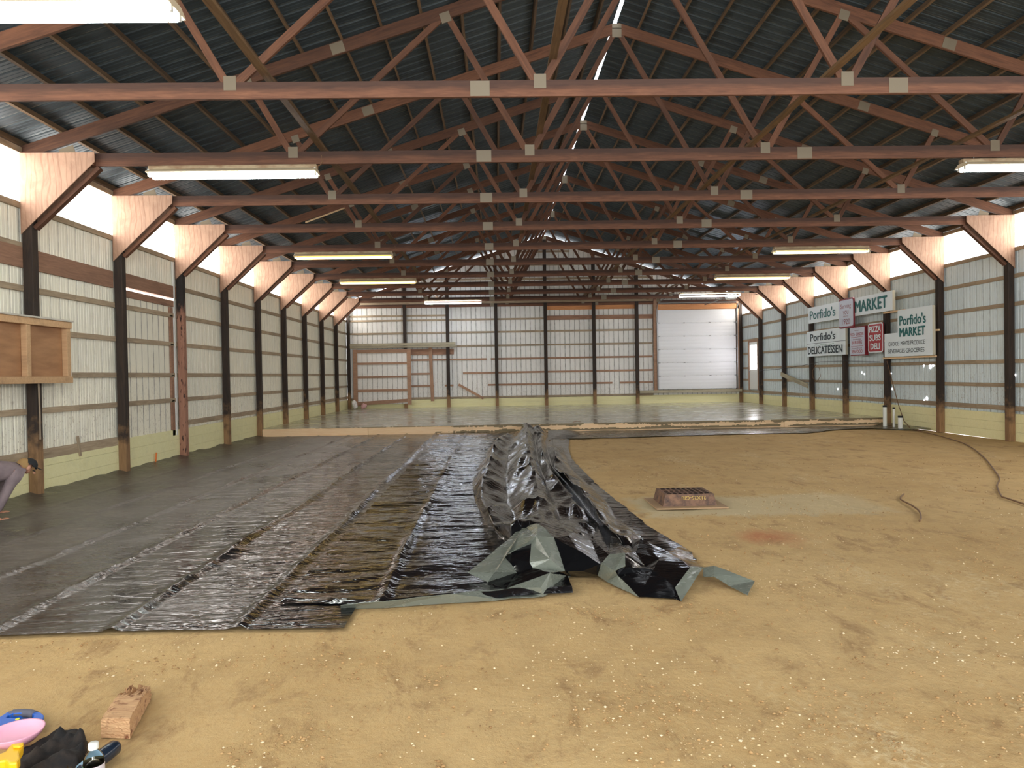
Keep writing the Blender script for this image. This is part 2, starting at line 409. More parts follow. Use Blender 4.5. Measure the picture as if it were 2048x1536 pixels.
# ---------------------------------------------------------------- posts
def post(X0, Y0, w, d, z1, mat, label, group, z0=0.):
    r = empty('wooden_post', (X0+w/2, Y0+d/2, z0), label, 'post', group)
    o = MB().box(-w/2, -d/2, 0, w/2, d/2, z1-z0).build('timber', mat, None, M=None); o.parent = r; bevel(o, .006)
    return r
for k in range(-4, 11):
    zz = 4.96
    y = T(k)+.012 if k < 10 else YF-.17
    pos = 'nearest the camera' if k == 1 else ('in the far left corner' if k == 10 else f'{ORD[k-1]} from the camera' if k > 0 else 'left of the frame')
    if k >= 0:
        lab = f'dark tarred wall post on the left wall, {pos}' if k > 0 else 'dark tarred left wall post beyond the left edge of the view'
        if k == 3: lab = 'reddish worn wall post on the left wall beside the sliding door bay'
        post(XL+.001, y, .14, .14, zz, W_postred if k == 3 else W_post, lab, 'posts along the left wall')
for k in range(1, 11):
    y = T(k)+.012 if k < 10 else YF-.17
    names = {3: 'nearest at the right edge of the view', 4: 'just right of the L-shaped sign', 5: 'behind the white pipes', 6: 'behind the red panels of the sign group', 7: 'behind the deli sign, leftmost under the signs', 8: 'first beyond the signs', 9: 'beside the small bright door window', 10: 'in the far right corner'}
    if k >= 2:
        post(XR-.141, y, .14, .14, 4.96, W_post, 'dark tarred wall post on the right wall, ' + names.get(k, 'beyond the right edge of the view'), 'posts along the right wall')
for i, x in enumerate((-4.19, -2.22, .02, 2.31, 4.56, 6.56)):
    post(x-.075, YF-.152, .15, .15, rz(x)-.1, W_post, f'tall dark post on the far end wall, {ORD[i]} from the left', 'posts across the far wall')
# ---------------------------------------------------------------- trusses
def lerp(a, b, t): return a+(b-a)*t
def truss(k, label):
    Y = T(k)
    r = empty('roof_truss', (XM, Y, HC-.184), label, 'truss', 'roof trusses')
    yc = Y+.075
    zc = HC-.092
    xs0, xs1 = XL+.02, XR-.02
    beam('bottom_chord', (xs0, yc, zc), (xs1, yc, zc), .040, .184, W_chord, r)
    for s, xe in ((1, XL-.35), (-1, XR+.35)):
        beam('top_chord', (xe, yc, RB+SL*(xe-XL if s == 1 else XR-xe)), (XM-s*.01, yc, rz(XM)), .040, .184, W_truss, r, (0, 0, 1))
    def plate(x, z, w=.14, h=.16, tilt=0):
        Mx = Matrix.Translation((x, yc-.0225, z)) @ Matrix.Rotation(tilt, 4, 'Y')
        mk('nail_plate', boxv(-w/2, -.002, -h/2, w/2, .002, h/2), BF, M_nail, r, M=Mx)
    th = math.atan(SL)
    for s in (1, -1):
        f = lambda x: x if s == 1 else 2*XM-x
        A, D, B, Cn = -2.93, .55, -3.57, -.66
        top = zc+.06
        for (x0, z0), (x1, z1) in (((A-.03, top), (B, rz(B)-.06)), ((A+.05, top), (Cn-.05, rz(Cn)-.07)), ((D-.04, top), (Cn+.04, rz(Cn)-.07)), ((D+.04, top), (XM-.05, rz(XM)-.1))):
            beam('web', (f(x0), yc, z0), (f(x1), yc, z1), .089, .038, W_truss, r, (0, 1, 0))
        plate(f(A), zc+.08); plate(f(D), zc+.08); plate(f(Cn), rz(Cn)-.075, .15, .15, -s*th); plate(f(B), rz(B)-.075, .13, .13, -s*th)
        plate(f(-2.25), rz(-2.25), .2, .16, -s*th); plate(f(-6.2), zc+.12, .22, .14, -s*th)
    plate(-.13, zc, .22, .17); plate(4.66, zc, .22, .17); plate(XM, rz(XM)-.09, .17, .17); plate(XM, rz(XM)+.03, .17, .09)
    # plywood corner gussets and the brace along their slanted edge
    if k < 10:
        for s, X in ((1, XL), (-1, XR)):
            g = lambda t: X+s*t
            prof = [(g(.002), HC), (g(1.08), HC), (g(1.08), HC-.14), (g(0.002), 3.83)]
            vs = [(x, Y-.012, z) for x, z in prof] + [(x, Y, z) for x, z in prof]
            fs = [(0,1,2,3),(7,6,5,4)] + [(i, i+4, (i+1)%4+4, (i+1)%4) for i in range(4)]
            mk('plywood_gusset', vs, fs, W_ply, r)
            vs = [(x, Y+.152, z) for x, z in prof] + [(x, Y+.164, z) for x, z in prof]
            mk('plywood_gusset', vs, fs, W_ply, r)
            beam('knee_brace', (g(.15), Y+.10, 3.93), (g(1.10), Y+.10, HC-.20), .09, .06, W_truss, r, (0, 0, 1))
            mk('post_block', boxv(min(g(.14), g(1.06)), Y+.001, HC-.182, max(g(.14), g(1.06)), Y+.054, HC-.02), BF, W_truss, r)
    return r
for k in range(0, 11):
    truss(k, 'wide reddish roof truss nearest the camera, its bottom beam largest and highest in view' if k == 0 else
          ('farthest roof truss, against the far end wall' if k == 10 else f'reddish wooden roof truss, {ORD[k]} one back from the camera'))
# ---------------------------------------------------------------- purlins
for s in (1, -1):
    for i in range(16):
        x = XL-.02+.585*i
        if x > XM-.04: break
        if s == -1: x = 2*XM-x
        z = rz(x)+.092*1.05+.046
        r = beam('roof_purlin', (x, YB, z), (x, YF+.15, z), .038, .089, W_purlin, None, (s*-SL, 0, 1))
        tag(r, f'long roof purlin under the {"left" if s==1 else "right"} roof slope, {ORD[i]} up from the eave', 'purlin', f'purlins of the {"left" if s==1 else "right"} roof slope')
# runners along the building on top of the bottom chords
for x, z, nm in ((-2.5, 5.045, 'left of the first web joint'), (.70, 5.25, 'near the middle under the ridge'), (3.86, 5.05, 'right of the middle'), (7.02, 5.05, 'far right of the roof space')):
    r = beam('truss_runner', (x, 3.0, z), (x, T(10)-.1, z), .089, .038, W_run, None)
    tag(r, 'long lengthwise brace board lying over the truss beams, ' + nm, 'brace board', 'lengthwise brace boards')
# headers at both eaves (dark board over the clerestory)
for s, X in ((-1, XL), (1, XR)):
    r = beam('eave_board', (X+s*.019, YB, 5.06), (X+s*.019, YF, 5.06), .038, .09, W_girt)
    tag(r, f'long wooden eave board above the bright strip of the {"left" if s<0 else "right"} wall', 'board')
p, q = onY(611, 445, T(3)-.1), onY(692, 415, T(3)+.3)
tag(beam('wooden_lath', p, q, .02, .03, W_new), 'thin pale lath lying slanted up among the left trusses', 'lath')
# ---------------------------------------------------------------- strip lights
def lamp(uL, v, Y, col, st, label, x0=None, L=2.44, refl=True, rot=0):
    p = onY(uL, v, Y); x0 = p.x if x0 is None else x0; z = p.z
    r = empty('strip_light', (x0+L/2, Y, z), label, 'strip light', 'fluorescent strip lights')
    E_ = glow('tube_glow_'+label.split()[0], col, st)
    # channel
    hs2 = bevel(MB().box(-L/2, -.06, .105, L/2, .06, .165).build('housing', M_lamph, r, M=wm(r)), .008)
    if refl:
        mb = MB(); pf = [(-.15, .045), (-.145, .058), (-.065, .104), (.065, .104), (.145, .058), (.15, .045)]
        vs = [(x, y, zz) for x in (-L/2, L/2) for y, zz in pf]
        fs = [(i, i+1, i+7, i+6) for i in range(5)] + [(0,1,2,3,4,5), (11,10,9,8,7,6)]
        o = mk('reflector', vs, fs, M_refl, r, M=wm(r)); so = o.modifiers.new('t', 'SOLIDIFY'); so.thickness = .003
    for y in (-.07, .07):
        MB().tube([(-L/2+.03, y, .012), (L/2-.03, y, .012)], .019, 10).build('tube', E_, r, True, M=wm(r))
        for sx in (-1, 1): MB().box(sx*(L/2-.018)-.012, y-.018, .0, sx*(L/2-.018)+.012, y+.018, .105).build('lamp_holder', M_white, hs2, M=wm(r))
    ztop = (HC-.184 if Y > 6 else rz(x0)) - z
    for sx in (-.42, .42):
        ztop = (HC-.184 if Y > 6 else rz(x0+L/2+sx*L)) - z
        if ztop > .17: MB().tube([(sx*L, 0, .16), (sx*L, .0, ztop+.01)], .006, 6).build('hanging_wire', M_steel, r, M=wm(r))
    # supply wire looping up over the chord
    MB().tube([(L/2-.02, 0, .14), (L/2+.05, -.02, .16), (L/2+.08, -.03, .20), (L/2+.07, -.03, .30)], .007, 6).build('supply_wire', M_wire, r, M=wm(r))
    return r
m = MT('dusty_lamp_housing'); nn = m.noise(m.coord((2, 6, 6)), 2, 4)
m.base(m.mix(m.rng(nn, .4, .65), srgb(178, 160, 128), srgb(140, 108, 78))).set(Roughness=.5); M_lamph = m.m
M_refl = flat('dusty_reflector', srgb(206, 190, 160), .5)
WHT = (.86, .97, 1, 1); YEL = (1, .68, .2, 1); WRM = (1, .8, .42, 1); BLU = (.8, .88, 1, 1)
lamp(355, 33, 5.465, WHT, 22, 'large cool white strip light at the top left, nearest the camera', x0=-2.40-2.44)
lamp(300, 356, T(1)+.06, WHT, 22, 'cool white strip light over the left wall, second from the camera')
lamp(590, 518, T(4)+.06, YEL, 3, 'yellow glowing strip light, nearer of the two yellow ones at left')
lamp(680, 568, T(6)+.06, YEL, 3.4, 'pale yellow strip light left of centre, farther of the two yellow ones')
lamp(849, 608, T(9)+.06, BLU, 24, 'bluish white bare strip light farthest back, left of centre', refl=False)
lamp(1922, 341, T(1)+.06, BLU, 22, 'bluish white strip light at the right edge of the view')
lamp(1547, 507, T(4)+.06, WRM, 3, 'warm strip light above the sign group, middle right')
lamp(1430, 559, T(6)+.06, WRM, 3, 'warm strip light farther back, right of centre')
lamp(1358, 594, T(8)+.06, BLU, 24, 'white strip light in front of the overhead door', refl=False)
#@@PART2
# ---------------------------------------------------------------- concrete slab and forms
YS = 20.15; ZS = .215
m = MT('wet_concrete'); W_ = m.coord(kind='World')
a = m.noise(W_, .5, 4, .6); b_ = m.noise(m.coord((.6, 2.2, 1), 'World'), 1.8, 5, .6); c_ = m.noise(W_, 9, 4, .6)
m.base(m.mix(m.rng(a, .35, .65), srgb(176, 172, 156), srgb(194, 190, 172)))
m.rgh(m.rng(b_, .35, .7, .10, .32)); m.b.inputs['Specular IOR Level'].default_value = .7
m.bump(m.math('ADD', b_, m.math('MULTIPLY', c_, .2)), .02, .25); M_conc = m.m
r = empty('concrete_slab', (XM, 26, 0), 'freshly poured wet grey concrete slab across the far end of the barn', 'concrete slab')
MB().box(XL+.002, YS, -.01, XR-.002, YF-.002, ZS).build('slab_surface', M_conc, r)
# slurry slopped over the form boards
vs = []; fs = []; NX = 620; NZ = 12
for i in range(NX+1):
    x = XL + .1 + (XR-XL-.3)*i/NX
    for j in range(NZ+1):
        z = .238 - .20*j/NZ
        vs.append((x, YS-.050-.010*noise.noise(Vector((x*3, z*9, 0)))-.006, z))
for i in range(NX):
    x = XL + .1 + (XR-XL-.3)*(i+.5)/NX
    cover = sm(-3.2, -.5, x)
    for j in range(NZ):
        f = j/NZ; q = .5+.5*noise.noise(Vector((x*2.1, f*1.2, 4)))+.22*noise.noise(Vector((x*14, f*5, 1)))
        mid = math.exp(-((f-.45)/.23)**2)
        if (cover > .02 and (q > .30+.55*mid+ (1-cover)*.8)) or (j == 0 and q > .35 and x > -5.2):
            k = i*(NZ+1)+j; fs.append((k, k+1, k+NZ+2, k+NZ+1))
o = mk('spilled_slurry', vs, fs, flat('drying_slurry', srgb(128, 112, 82), .7), r)
s_ = o.modifiers.new('t', 'SOLIDIFY'); s_.thickness = .008
n = 6; w_ = (XR-XL-.30)/n
for i in range(n):
    o = MB().box(XL+.15+i*w_+.004, YS-.042, .002, XL+.15+(i+1)*w_-.004, YS-.002, .225).build('form_board', W_new, M=Matrix())
    tag(o, f'pale pine form board holding the edge of the wet slab, {ORD[i]} from the left wall', 'form board', 'form boards along the slab edge')
# small rusty float box resting at the form
p = onZ(1153, 858); r = empty('wooden_crate', (p.x, p.y-.12, 0), 'small brown box with a wire handle set against the slab form', 'box')
bevel(MB().box(-.36, -.11, .0, .36, .05, .17).build('body', W_red, r, M=wm(r)), .006)
MB().tube([(-.16, -.03, .165), (-.12, -.03, .22), (0, -.03, .245), (.12, -.03, .22), (.16, -.03, .165)], .009, 6).build('handle', M_wire, r, M=wm(r))
# ---------------------------------------------------------------- plastic sheeting
def plastic(name, c, rough, dust=0., spec=.9, wr=1., ior=1.7):
    m = MT(name); W_ = m.coord(kind='World'); P = m.xyz()
    f1 = m.noise(m.coord((1, 4.2, 2), 'World'), 1.7, 2.5, .45, .8); f2 = m.noise(m.coord((3.4, 8, 6), 'World'), 2.2, 2, .45, 1.2)
    vv = m.n('ShaderNodeTexVoronoi', feature='DISTANCE_TO_EDGE'); vv.inputs['Scale'].default_value = 2.6; m.l(m.coord((1, 2.6, 2), 'World'), vv.inputs['Vector'])
    n3 = m.noise(W_, .7, 4, .6)
    if dust:
        dm = m.math('ADD', m.rng(P[0], -2.2, -4.8, 0, dust), m.rng(n3, .35, .7, -.25, .2), clamp=True)
        m.base(m.mix(dm, c, srgb(112, 104, 92))); m.rgh(m.math('ADD', m.rng(dm, 0, .5, rough, rough+.30), m.rng(f2, .3, .7, -.05, .08)))
    else:
        m.set(Base_Color=c); m.rgh(m.rng(f2, .3, .7, rough-.05, rough+.08))
    m.b.inputs['Specular IOR Level'].default_value = spec; m.b.inputs['IOR'].default_value = 1.6 if dust else ior
    h = m.math('ADD', f1, m.math('MULTIPLY', f2, .35)); h = m.math('ADD', h, m.math('MULTIPLY', m.rng(vv.outputs['Distance'], 0, .12), .12))
    m.bump(h, .018*wr, .9); return m.m
M_sheet = plastic('dusty_black_sheeting', srgb(22, 22, 24), .11, .55, .8, .8)
M_sheet2 = plastic('black_sheeting', srgb(15, 16, 19), .10, 0, 1., .9)
M_pile = plastic('glossy_black_sheeting', srgb(12, 12, 14), .09, 0, .5, .35, 1.5)
M_greyside = plastic('grey_sheeting_underside', srgb(112, 117, 106), .24, 0, .6, .12)
def rdg(x, y, sx, sy, o=3, seed=0.):
    v = 0; a = 1
    for i in range(o):
        v += a*(1-abs(noise.noise(Vector((x*sx, y*sy, seed+i*7.3))))*2.2); sx *= 2; sy *= 2; a *= .5
    return v
def sheet(xlf, xrf, y0f, y1, dx, dy, zf, mat, name='plastic_sheet', parent=None):
    xa = min(xlf(y) for y in (5, 8, 12, 16, 20)); xb = max(xrf(y) for y in (5, 8, 12, 16, 20))
    NX = int((xb-xa)/dx); NY = int((y1-4.6)/dy); vs = []; fs = []
    for j in range(NY+1):
        for i in range(NX+1):
            s_ = i/NX; t = j/NY; yy = lerp(4.9, y1, t); xl, xr = xlf(yy), xrf(yy)
            x = lerp(xl, xr, s_); y = lerp(y0f(x), y1, t)
            vs.append((x, y, zf(x, y)))
    fs = [(j*(NX+1)+i, j*(NX+1)+i+1, (j+1)*(NX+1)+i+1, (j+1)*(NX+1)+i) for j in range(NY) for i in range(NX)]
    o = mk(name, vs, fs, mat, parent, True)
    return o
SEAM = [(-5.95, .4), (-5.08, .6), (-4.23, .9), (-3.40, 1.), (-2.57, 1.1), (-1.77, 1.1), (-.89, 1.)]
def seamz(x, y):
    z = 0
    for sx, a in SEAM:
        c = sx + .05*noise.noise(Vector((y*.35, sx*3, 0))) + .02*noise.noise(Vector((y*2.1, sx*3, 5)))
        d = abs(x-c)
        if d < .12:
            h = .045*a*(.6+.7*noise.noise(Vector((y*.9, sx*5, 2)))+.3*noise.noise(Vector((y*5, sx, 2))))
            z = max(z, max(h, .006)*max(0, 1-d/(.045 if x > c else .07)))
    return z
def z1(x, y):
    z = .012 + seamz(x, y) + .004*max(0, rdg(x, y, .8, 3.2, 3))
    # local folds seen in the photograph
    for (u, v, a, rr) in ((468, 1108, .05, .22),):
        p = FP[(u, v)]; d = math.hypot(x-p.x, (y-p.y)*.6)
        if d < rr: z += a*(1-d/rr)**2
    e = XL+.30-x
    if e > 0: z += (e/.30)**1.5*(.045+.05*abs(noise.noise(Vector((y*1.7, 0, 3)))))
    return z
FP = {k: onZ(*k) for k in ((468, 1108), (575, 1105), (735, 1015))}
o = sheet(lambda y: XL+.02+.05*noise.noise(Vector((y*1.1, 1, 0))), lambda y: -1.04 + .5*sm(5.4, 8, y), lambda x: 4.66+.02*math.sin(x*2)-.0*x, 20.07, .038, .042, z1, M_sheet)
tag(o, 'wide dusty black plastic ground sheet with long parallel fold lines along the left wall', 'plastic sheet')
def z2(x, y):
    z = .020 + seamz(x, y)*1.0 + .013*max(0, rdg(x, y, 1.1, 3.6, 3, 5))
    z += .012*max(0, noise.noise(Vector((x*1.1, y*3.1, 9))))
    d = y-y0_2(x)
    if d < .12: z += .02*math.sin(math.pi*min(1, max(0, d/.12)))*sm(-1.6, -.6, x) - .008*(1-d/.12)
    return max(z, .014 + seamz(x, y)+.004*max(0, rdg(x, y, .8, 3.2, 3)))
def y0_2(x): return 5.16 - .08*math.exp(-((x+.9)/.4)**2) + .10*sm(-.2, .6, x) + .012*noise.noise(Vector((x*3, 0, 0)))
o = sheet(lambda y: -1.62, lambda y: .55, y0_2, 20.08, .034, .038, z2, M_sheet2)
tag(o, 'shiny wrinkled black plastic sheet lying over the dusty one, beside the pile', 'plastic sheet')
def z3(x, y): return .012 + .006*max(0, rdg(x, y, .7, 2.5, 3, 9)) + .05*max(0, (x-10.9)/.5)
vs = []; fs = []; NX, NY = 200, 40
for j in range(NY+1):
    for i in range(NX+1):
        x = lerp(.7, XR-.03, i/NX)
        yn = 17.75 + .45*sm(1.5, 7, x) + .9*sm(8, 9.8, x) - .9*sm(10.3, 11.3, x)+.12*noise.noise(Vector((x*1.3, 0, 0)))+.05*noise.noise(Vector((x*6, 0, 0)))
        y = lerp(yn, 20.08, j/NY); vs.append((x, y, z3(x, y)))
fs = [(j*(NX+1)+i, j*(NX+1)+i+1, (j+1)*(NX+1)+i+1, (j+1)*(NX+1)+i) for j in range(NY) for i in range(NX)]
m = MT('wet_muddy_sheeting'); nn = m.noise(m.coord((1, 2, 1), 'World'), 1.2, 5, .65)
m.base(m.mix(m.rng(nn, .4, .62), srgb(64, 62, 60), srgb(128, 118, 98))); m.rgh(m.rng(nn, .35, .65, .12, .4)); m.bump(m.noise(m.coord((1.5, 4, 1), 'World'), 2.5, 5, .65), .03, .5)
tag(mk('plastic_sheet', vs, fs, m.m, None, True), 'wet muddy strip of plastic sheet along the foot of the slab form, right half', 'plastic sheet')
# ---------------------------------------------------------------- bunched-up pile
r = empty('plastic_sheet_pile', onZ(1150, 1000), 'long bunched-up heap of black plastic sheet with grey underside showing at its near end', 'plastic sheet')
def line(pts):
    pts = [(u, v, z*1.4 if z > .1 else z*.7) for u, v, z in pts]
    w3 = sorted([onZ(u, v, z) for u, v, z in pts], key=lambda p: p.y)
    def f(y):
        if y <= w3[0].y: return w3[0].x, w3[0].z
        for a, b in zip(w3, w3[1:]):
            if y <= b.y:
                t = (y-a.y)/max(1e-6, b.y-a.y); return lerp(a.x, b.x, t), lerp(a.z, b.z, t)
        return w3[-1].x, w3[-1].z
    return f
L0 = line([(1020, 864, .02), (990, 880, .02), (970, 906, .02), (955, 936, .02), (943, 956, .02), (941, 973, .02), (945, 990, .02), (950, 1010, .02), (965, 1040, .02), (990, 1062, .02), (1000, 1085, .02)])
LA = line([(1022, 863, .06), (992, 878, .09), (974, 906, .085), (960, 936, .08), (949, 956, .08), (947, 973, .08), (951, 990, .09), (957, 1010, .09), (975, 1040, .1), (1003, 1066, .1), (1020, 1080, .1)])
L1 = line([(1025, 862, .10), (993, 878, .14), (986, 898, .16), (981, 920, .16), (973, 940, .16), (966, 956, .15), (963, 973, .15), (961, 986, .15), (966, 1006, .15), (985, 1036, .18), (1020, 1050, .2)])
LB = line([(1040, 861, .08), (1020, 885, .07), (1015, 910, .06), (1012, 940, .07), (1010, 965, .06), (1012, 990, .08), (1020, 1020, .1), (1045, 1046, .22)])
L2 = line([(1053, 857, .20), (1055, 878, .20), (1060, 901, .2), (1060, 923, .2), (1068, 933, .18), (1071, 956, .18), (1073, 973, .19), (1078, 999, .22), (1080, 1022, .26), (1076, 1046, .33)])
L2b = line([(1068, 859, .12), (1070, 880, .09), (1074, 904, .08), (1078, 930, .08), (1086, 950, .08), (1095, 975, .1), (1110, 1005, .12), (1130, 1035, .16)])
LC = line([(1082, 860, .14), (1082, 880, .12), (1087, 905, .13), (1096, 930, .13), (1110, 950, .13), (1128, 975, .12), (1150, 1005, .13), (1165, 1030, .14)])
L3 = line([(1098, 862, .03), (1090, 882, .03), (1096, 908, .02), (1104, 933, .02), (1132, 966, .02), (1158, 997, .02), (1186, 1035, .03), (1220, 1075, .03)])
L4 = line([(1112, 864, .07), (1106, 884, .08), (1112, 906, .12), (1108, 930, .13), (1122, 943, .13), (1143, 961, .12), (1170, 988, .12), (1196, 1027, .13), (1219, 1058, .13), (1250, 1080, .12)])
LD = line([(1125, 868, .03), (1122, 886, .03), (1132, 912, .03), (1140, 935, .03), (1155, 950, .03), (1180, 972, .03), (1208, 998, .03), (1238, 1035, .03), (1280, 1075, .04)])
LR = line([(1140, 873, .008), (1137, 895, .008), (1142, 915, .008), (1150, 925, .008), (1175, 950, .008), (1200, 975, .008), (1250, 1014, .008), (1300, 1055, .008), (1360, 1090, .008)])
LNS = [L0, LA, L1, LB, L2, L2b, LC, L3, L4, LD, LR]
vs = []; fs = []; per = 9; Yf, Yn = 19.75, 6.12; NY = 330
for j in range(NY+1):
    # rows closer together near the camera
    y = Yn*(Yf/Yn)**(j/NY)
    pts = [f(y) for f in LNS]
    jit = .02*noise.noise(Vector((y*4, 0, 0)))
    for a in range(len(pts)-1):
        for k in range(per if a < len(pts)-2 else per+1):
            t = k/per; x = lerp(pts[a][0], pts[a+1][0], t); z = lerp(pts[a][1], pts[a+1][1], t)
            h = min(z, .2)
            z = z + h*(.30*(rdg(x-y*.15, y, 3.4, .40, 2, 11)-1.0) + .30*(rdg(x+y*.45, y-x*.7, .9, .50, 2, 4)-.9)) + .010*sm(.03, .12, z)*noise.noise(Vector((x*6, y*3, 1)))
            if y < 6.52 and z > .03: z = lerp(.03, z, sm(6.1, 6.52, y))
            if a == len(pts)-2: x += jit*t; z += .006*max(0, noise.noise(Vector((x*2, y*9, 3))))
            vs.append((x, y + .04*noise.noise(Vector((x*2, y, 8))), max(z, .03 if x < .5 else .008)))
NXc = (len(LNS)-1)*per+1
fs = [(j*NXc+i, j*NXc+i+1, (j+1)*NXc+i+1, (j+1)*NXc+i) for j in range(NY) for i in range(NXc-1)]
o = mk('bunched_sheet', vs, fs, M_pile, r, True)
# far end flap to the right of the heap
vs = [onZ(u, v, z) for u, v, z in ((1096, 861, .14), (1130, 860, .12), (1174, 864, .02), (1160, 872, .01), (1150, 875, .01), (1130, 878, .02), (1096, 880, .06), (1125, 868, .09))]
o = mk('side_flap', vs, [(0, 1, 7), (1, 2, 7), (2, 3, 7), (3, 4, 5, 7), (5, 6, 7), (6, 0, 7)], M_pile, r)
V = {}
def vp(n_, a, b, z): V[n_] = onZ(900+a/3.2, 1000+b/3.2, z)
for t in '''k1 470 165 .26|k2 560 150 .33|k3 700 130 .24|k4 850 120 .13|k5 950 150 .07|k6 1030 200 .06|k7 1110 250 .07|k8 1220 250 .15|k9 1400 330 .12|ka 1480 290 .012|kb 1550 330 .012|kc 1555 380 .02
C 115 465 .10|D 240 530 .03|E 290 460 .13|F 430 465 .08|G 350 360 .17|H 360 568 .03|I 520 280 .24|J 510 400 .15|K 530 435 .12|L 555 235 .30|M 640 380 .19|N 735 455 .09|O 640 465 .14|P 580 560 .07|Q 600 618 .004|Qb 350 640 .004|S 665 578 .004|T 770 490 .004|U 665 240 .29|Vv 820 320 .22|X 965 410 .14|W 850 455 .09|Xb 945 485 .03
b1 1020 350 .17|b2 1120 340 .20|b3 1060 455 .13|b4 1075 480 .09|b5 1110 575 .006|b6 1000 520 .008|p1 1120 430 .14|p2 1300 440 .13|p3 1440 560 .06|p4 1440 630 .006|p5 1210 620 .006|r1 1540 430 .11|r2 1620 430 .09|r3 1480 650 .004|t1 1690 425 .11|t2 1840 480 .07|t3 1950 520 .03|t4 1905 610 .004|t5 1790 550 .02|t6 1690 490 .07|t7 1620 490 .05
q0 0 600 .08|q1 0 660 .003|q2 -420 648 .065|q3 -420 690 .003|q4 -700 672 .05|q5 -700 700 .003|g2 440 230 .27|g3 600 170 .33|g4 520 200 .29|v2 760 230 .25|v3 900 250 .15|w2 1190 330 .12|w3 1340 380 .13|w4 1250 420 .09'''.replace('\n', '|').split('|'):
    q = t.split(); vp(q[0], *map(float, q[1:]))
BLK = 'k2 k3 U|k3 v2 U|U v2 Vv|k3 k4 v2|k4 v3 v2|v2 v3 Vv|k4 k5 v3|v3 k5 b1|v3 b1 X|v3 X Vv|k5 k6 b1|k6 b2 b1|k6 k7 b2|k7 k8 w2|k7 w2 b2|k8 w3 w2|k8 k9 w3|w2 w3 w4|w2 w4 b2|b2 w4 p1|w4 p2 p1|w4 w3 p2|w3 k9 r1|w3 r1 p2|k9 ka kb|k9 kb kc|k9 kc r1|r1 kc r2|p2 r1 p3|U Vv N|Vv X W|Vv W N|W X Xb|N W T|W Xb T|p1 b4 b3|p1 p2 b4|p2 p5 b4|p2 p3 p5|p3 p4 p5|p3 r3 p4|F D H|G F J|G J I|F H K|J F K|H O K|N O T'
GRY = 'C E k1|E g2 k1|E G g2|g2 G L|k1 g2 g4|g2 L g4|k1 g4 k2|k2 g4 L|k2 L g3|g3 L U|k2 g3 U|C D E|E D F|E F G|L G I|I J M|L I M|U L M|J K M|K N M|M N U|K O N|H P O|H Qb Q|H Q P|O P Q|O Q S|O S T|b1 b2 b3|X b1 b3|X b3 Xb|Xb b3 b6|b3 b4 b6|b4 b5 b6|b2 p1 b3|b4 p5 b5|r1 r2 p3|p3 r2 r3|r2 t1 t6|r2 t6 t7|t1 t2 t6|t2 t5 t6|t2 t3 t5|t3 t4 t5|H q0 Qb|q0 q1 Qb|q0 q2 q3|q0 q3 q1|q2 q4 q5|q2 q5 q3'
names = list(V); idx = {n_: i for i, n_ in enumerate(names)}
def facets(name, txt, mat, seed, cuts=5, amp=.009):
    bm = bmesh.new(); used = {}
    for t in txt.split('|'):
        f = []
        for n_ in t.split():
            if n_ not in used: used[n_] = bm.verts.new(V[n_])
            f.append(used[n_])
        try: bm.faces.new(f)
        except ValueError: pass
    bmesh.ops.recalc_face_normals(bm, faces=bm.faces)
    for e in bm.edges: e.smooth = False
    keep = set(used.values())
    bmesh.ops.subdivide_edges(bm, edges=bm.edges[:], cuts=cuts, use_grid_fill=True)
    bm.normal_update()
    inv = wm(r).inverted()
    for v in bm.verts:
        if v in keep: continue
        c = v.co; k = rdg(c.x, c.y, 3., 3., 2, seed)-.8
        v.co = c + v.normal*amp*k*.9 + Vector((0, 0, amp*.3*noise.noise(c*18)))
        v.co.z = max(v.co.z, .004)
    me = bpy.data.meshes.new(name); bmesh.ops.transform(bm, matrix=inv, verts=bm.verts); bm.to_mesh(me); bm.free(); me.materials.append(mat)
    for p in me.polygons: p.use_smooth = True
    o = bpy.data.objects.new(name, me); COL.objects.link(o); o.parent = r
    so = o.modifiers.new('t', 'SOLIDIFY'); so.thickness = .004; so.offset = -1
    return o
facets('crumpled_end', BLK, M_pile, 3)
tag(facets('grey_underside', GRY, M_greyside, 8), 'grey underside of the sheet folded up')
# ---------------------------------------------------------------- catch basin frame and grate
M_iron = MT('rusty_cast_iron'); m = M_iron; nn = m.noise(m.coord(kind='World'), 9, 6, .7)
m.base(m.mix(m.rng(nn, .35, .62), srgb(74, 58, 52), srgb(138, 104, 80))).set(Roughness=.7, Metallic=.2); m.bump(nn, .004, .6); M_iron = m.m
M_pit_shade = flat('pit_shade', srgb(10, 9, 8), .9)  # near-black colour puts the shade inside the drain into its walls and floor
c0 = onZ(1327, 1017); r = empty('drain_grate', (c0.x+.33, c0.y+.27, .0), 'raised rusty iron storm drain grate on a flat base plate in the dirt', 'drain grate')
Mr = wm(r)
MB().box(-.44, -.38, .006, .44, .36, .022).build('base_plate', flat('dusty_plate', srgb(168, 138, 104), .8), r, M=Mr)
mb = MB(); H0, H1 = .022, .165
ring = []
for zz, a, b in ((H0, .335, .265), (H1, .30, .245)): ring.append([(-a, -b, zz), (a, -b, zz), (a, b, zz), (-a, b, zz)])
inn = [[(-.26, -.205, H0), (.26, -.205, H0), (.26, .205, H0), (-.26, .205, H0)], [(-.26, -.205, H1), (.26, -.205, H1), (.26, .205, H1), (-.26, .205, H1)]]
vs = ring[0]+ring[1]+inn[1]+inn[0]; fs = []
for i in range(4):
    j = (i+1) % 4; fs += [(i, j, 4+j, 4+i), (4+i, 4+j, 8+j, 8+i), (8+i, 8+j, 12+j, 12+i)]
mk('frame', vs, fs, None, r, M=Mr, mats=[M_iron, M_pit_shade], fm=[0, 0, 1]*4)
mb = MB()
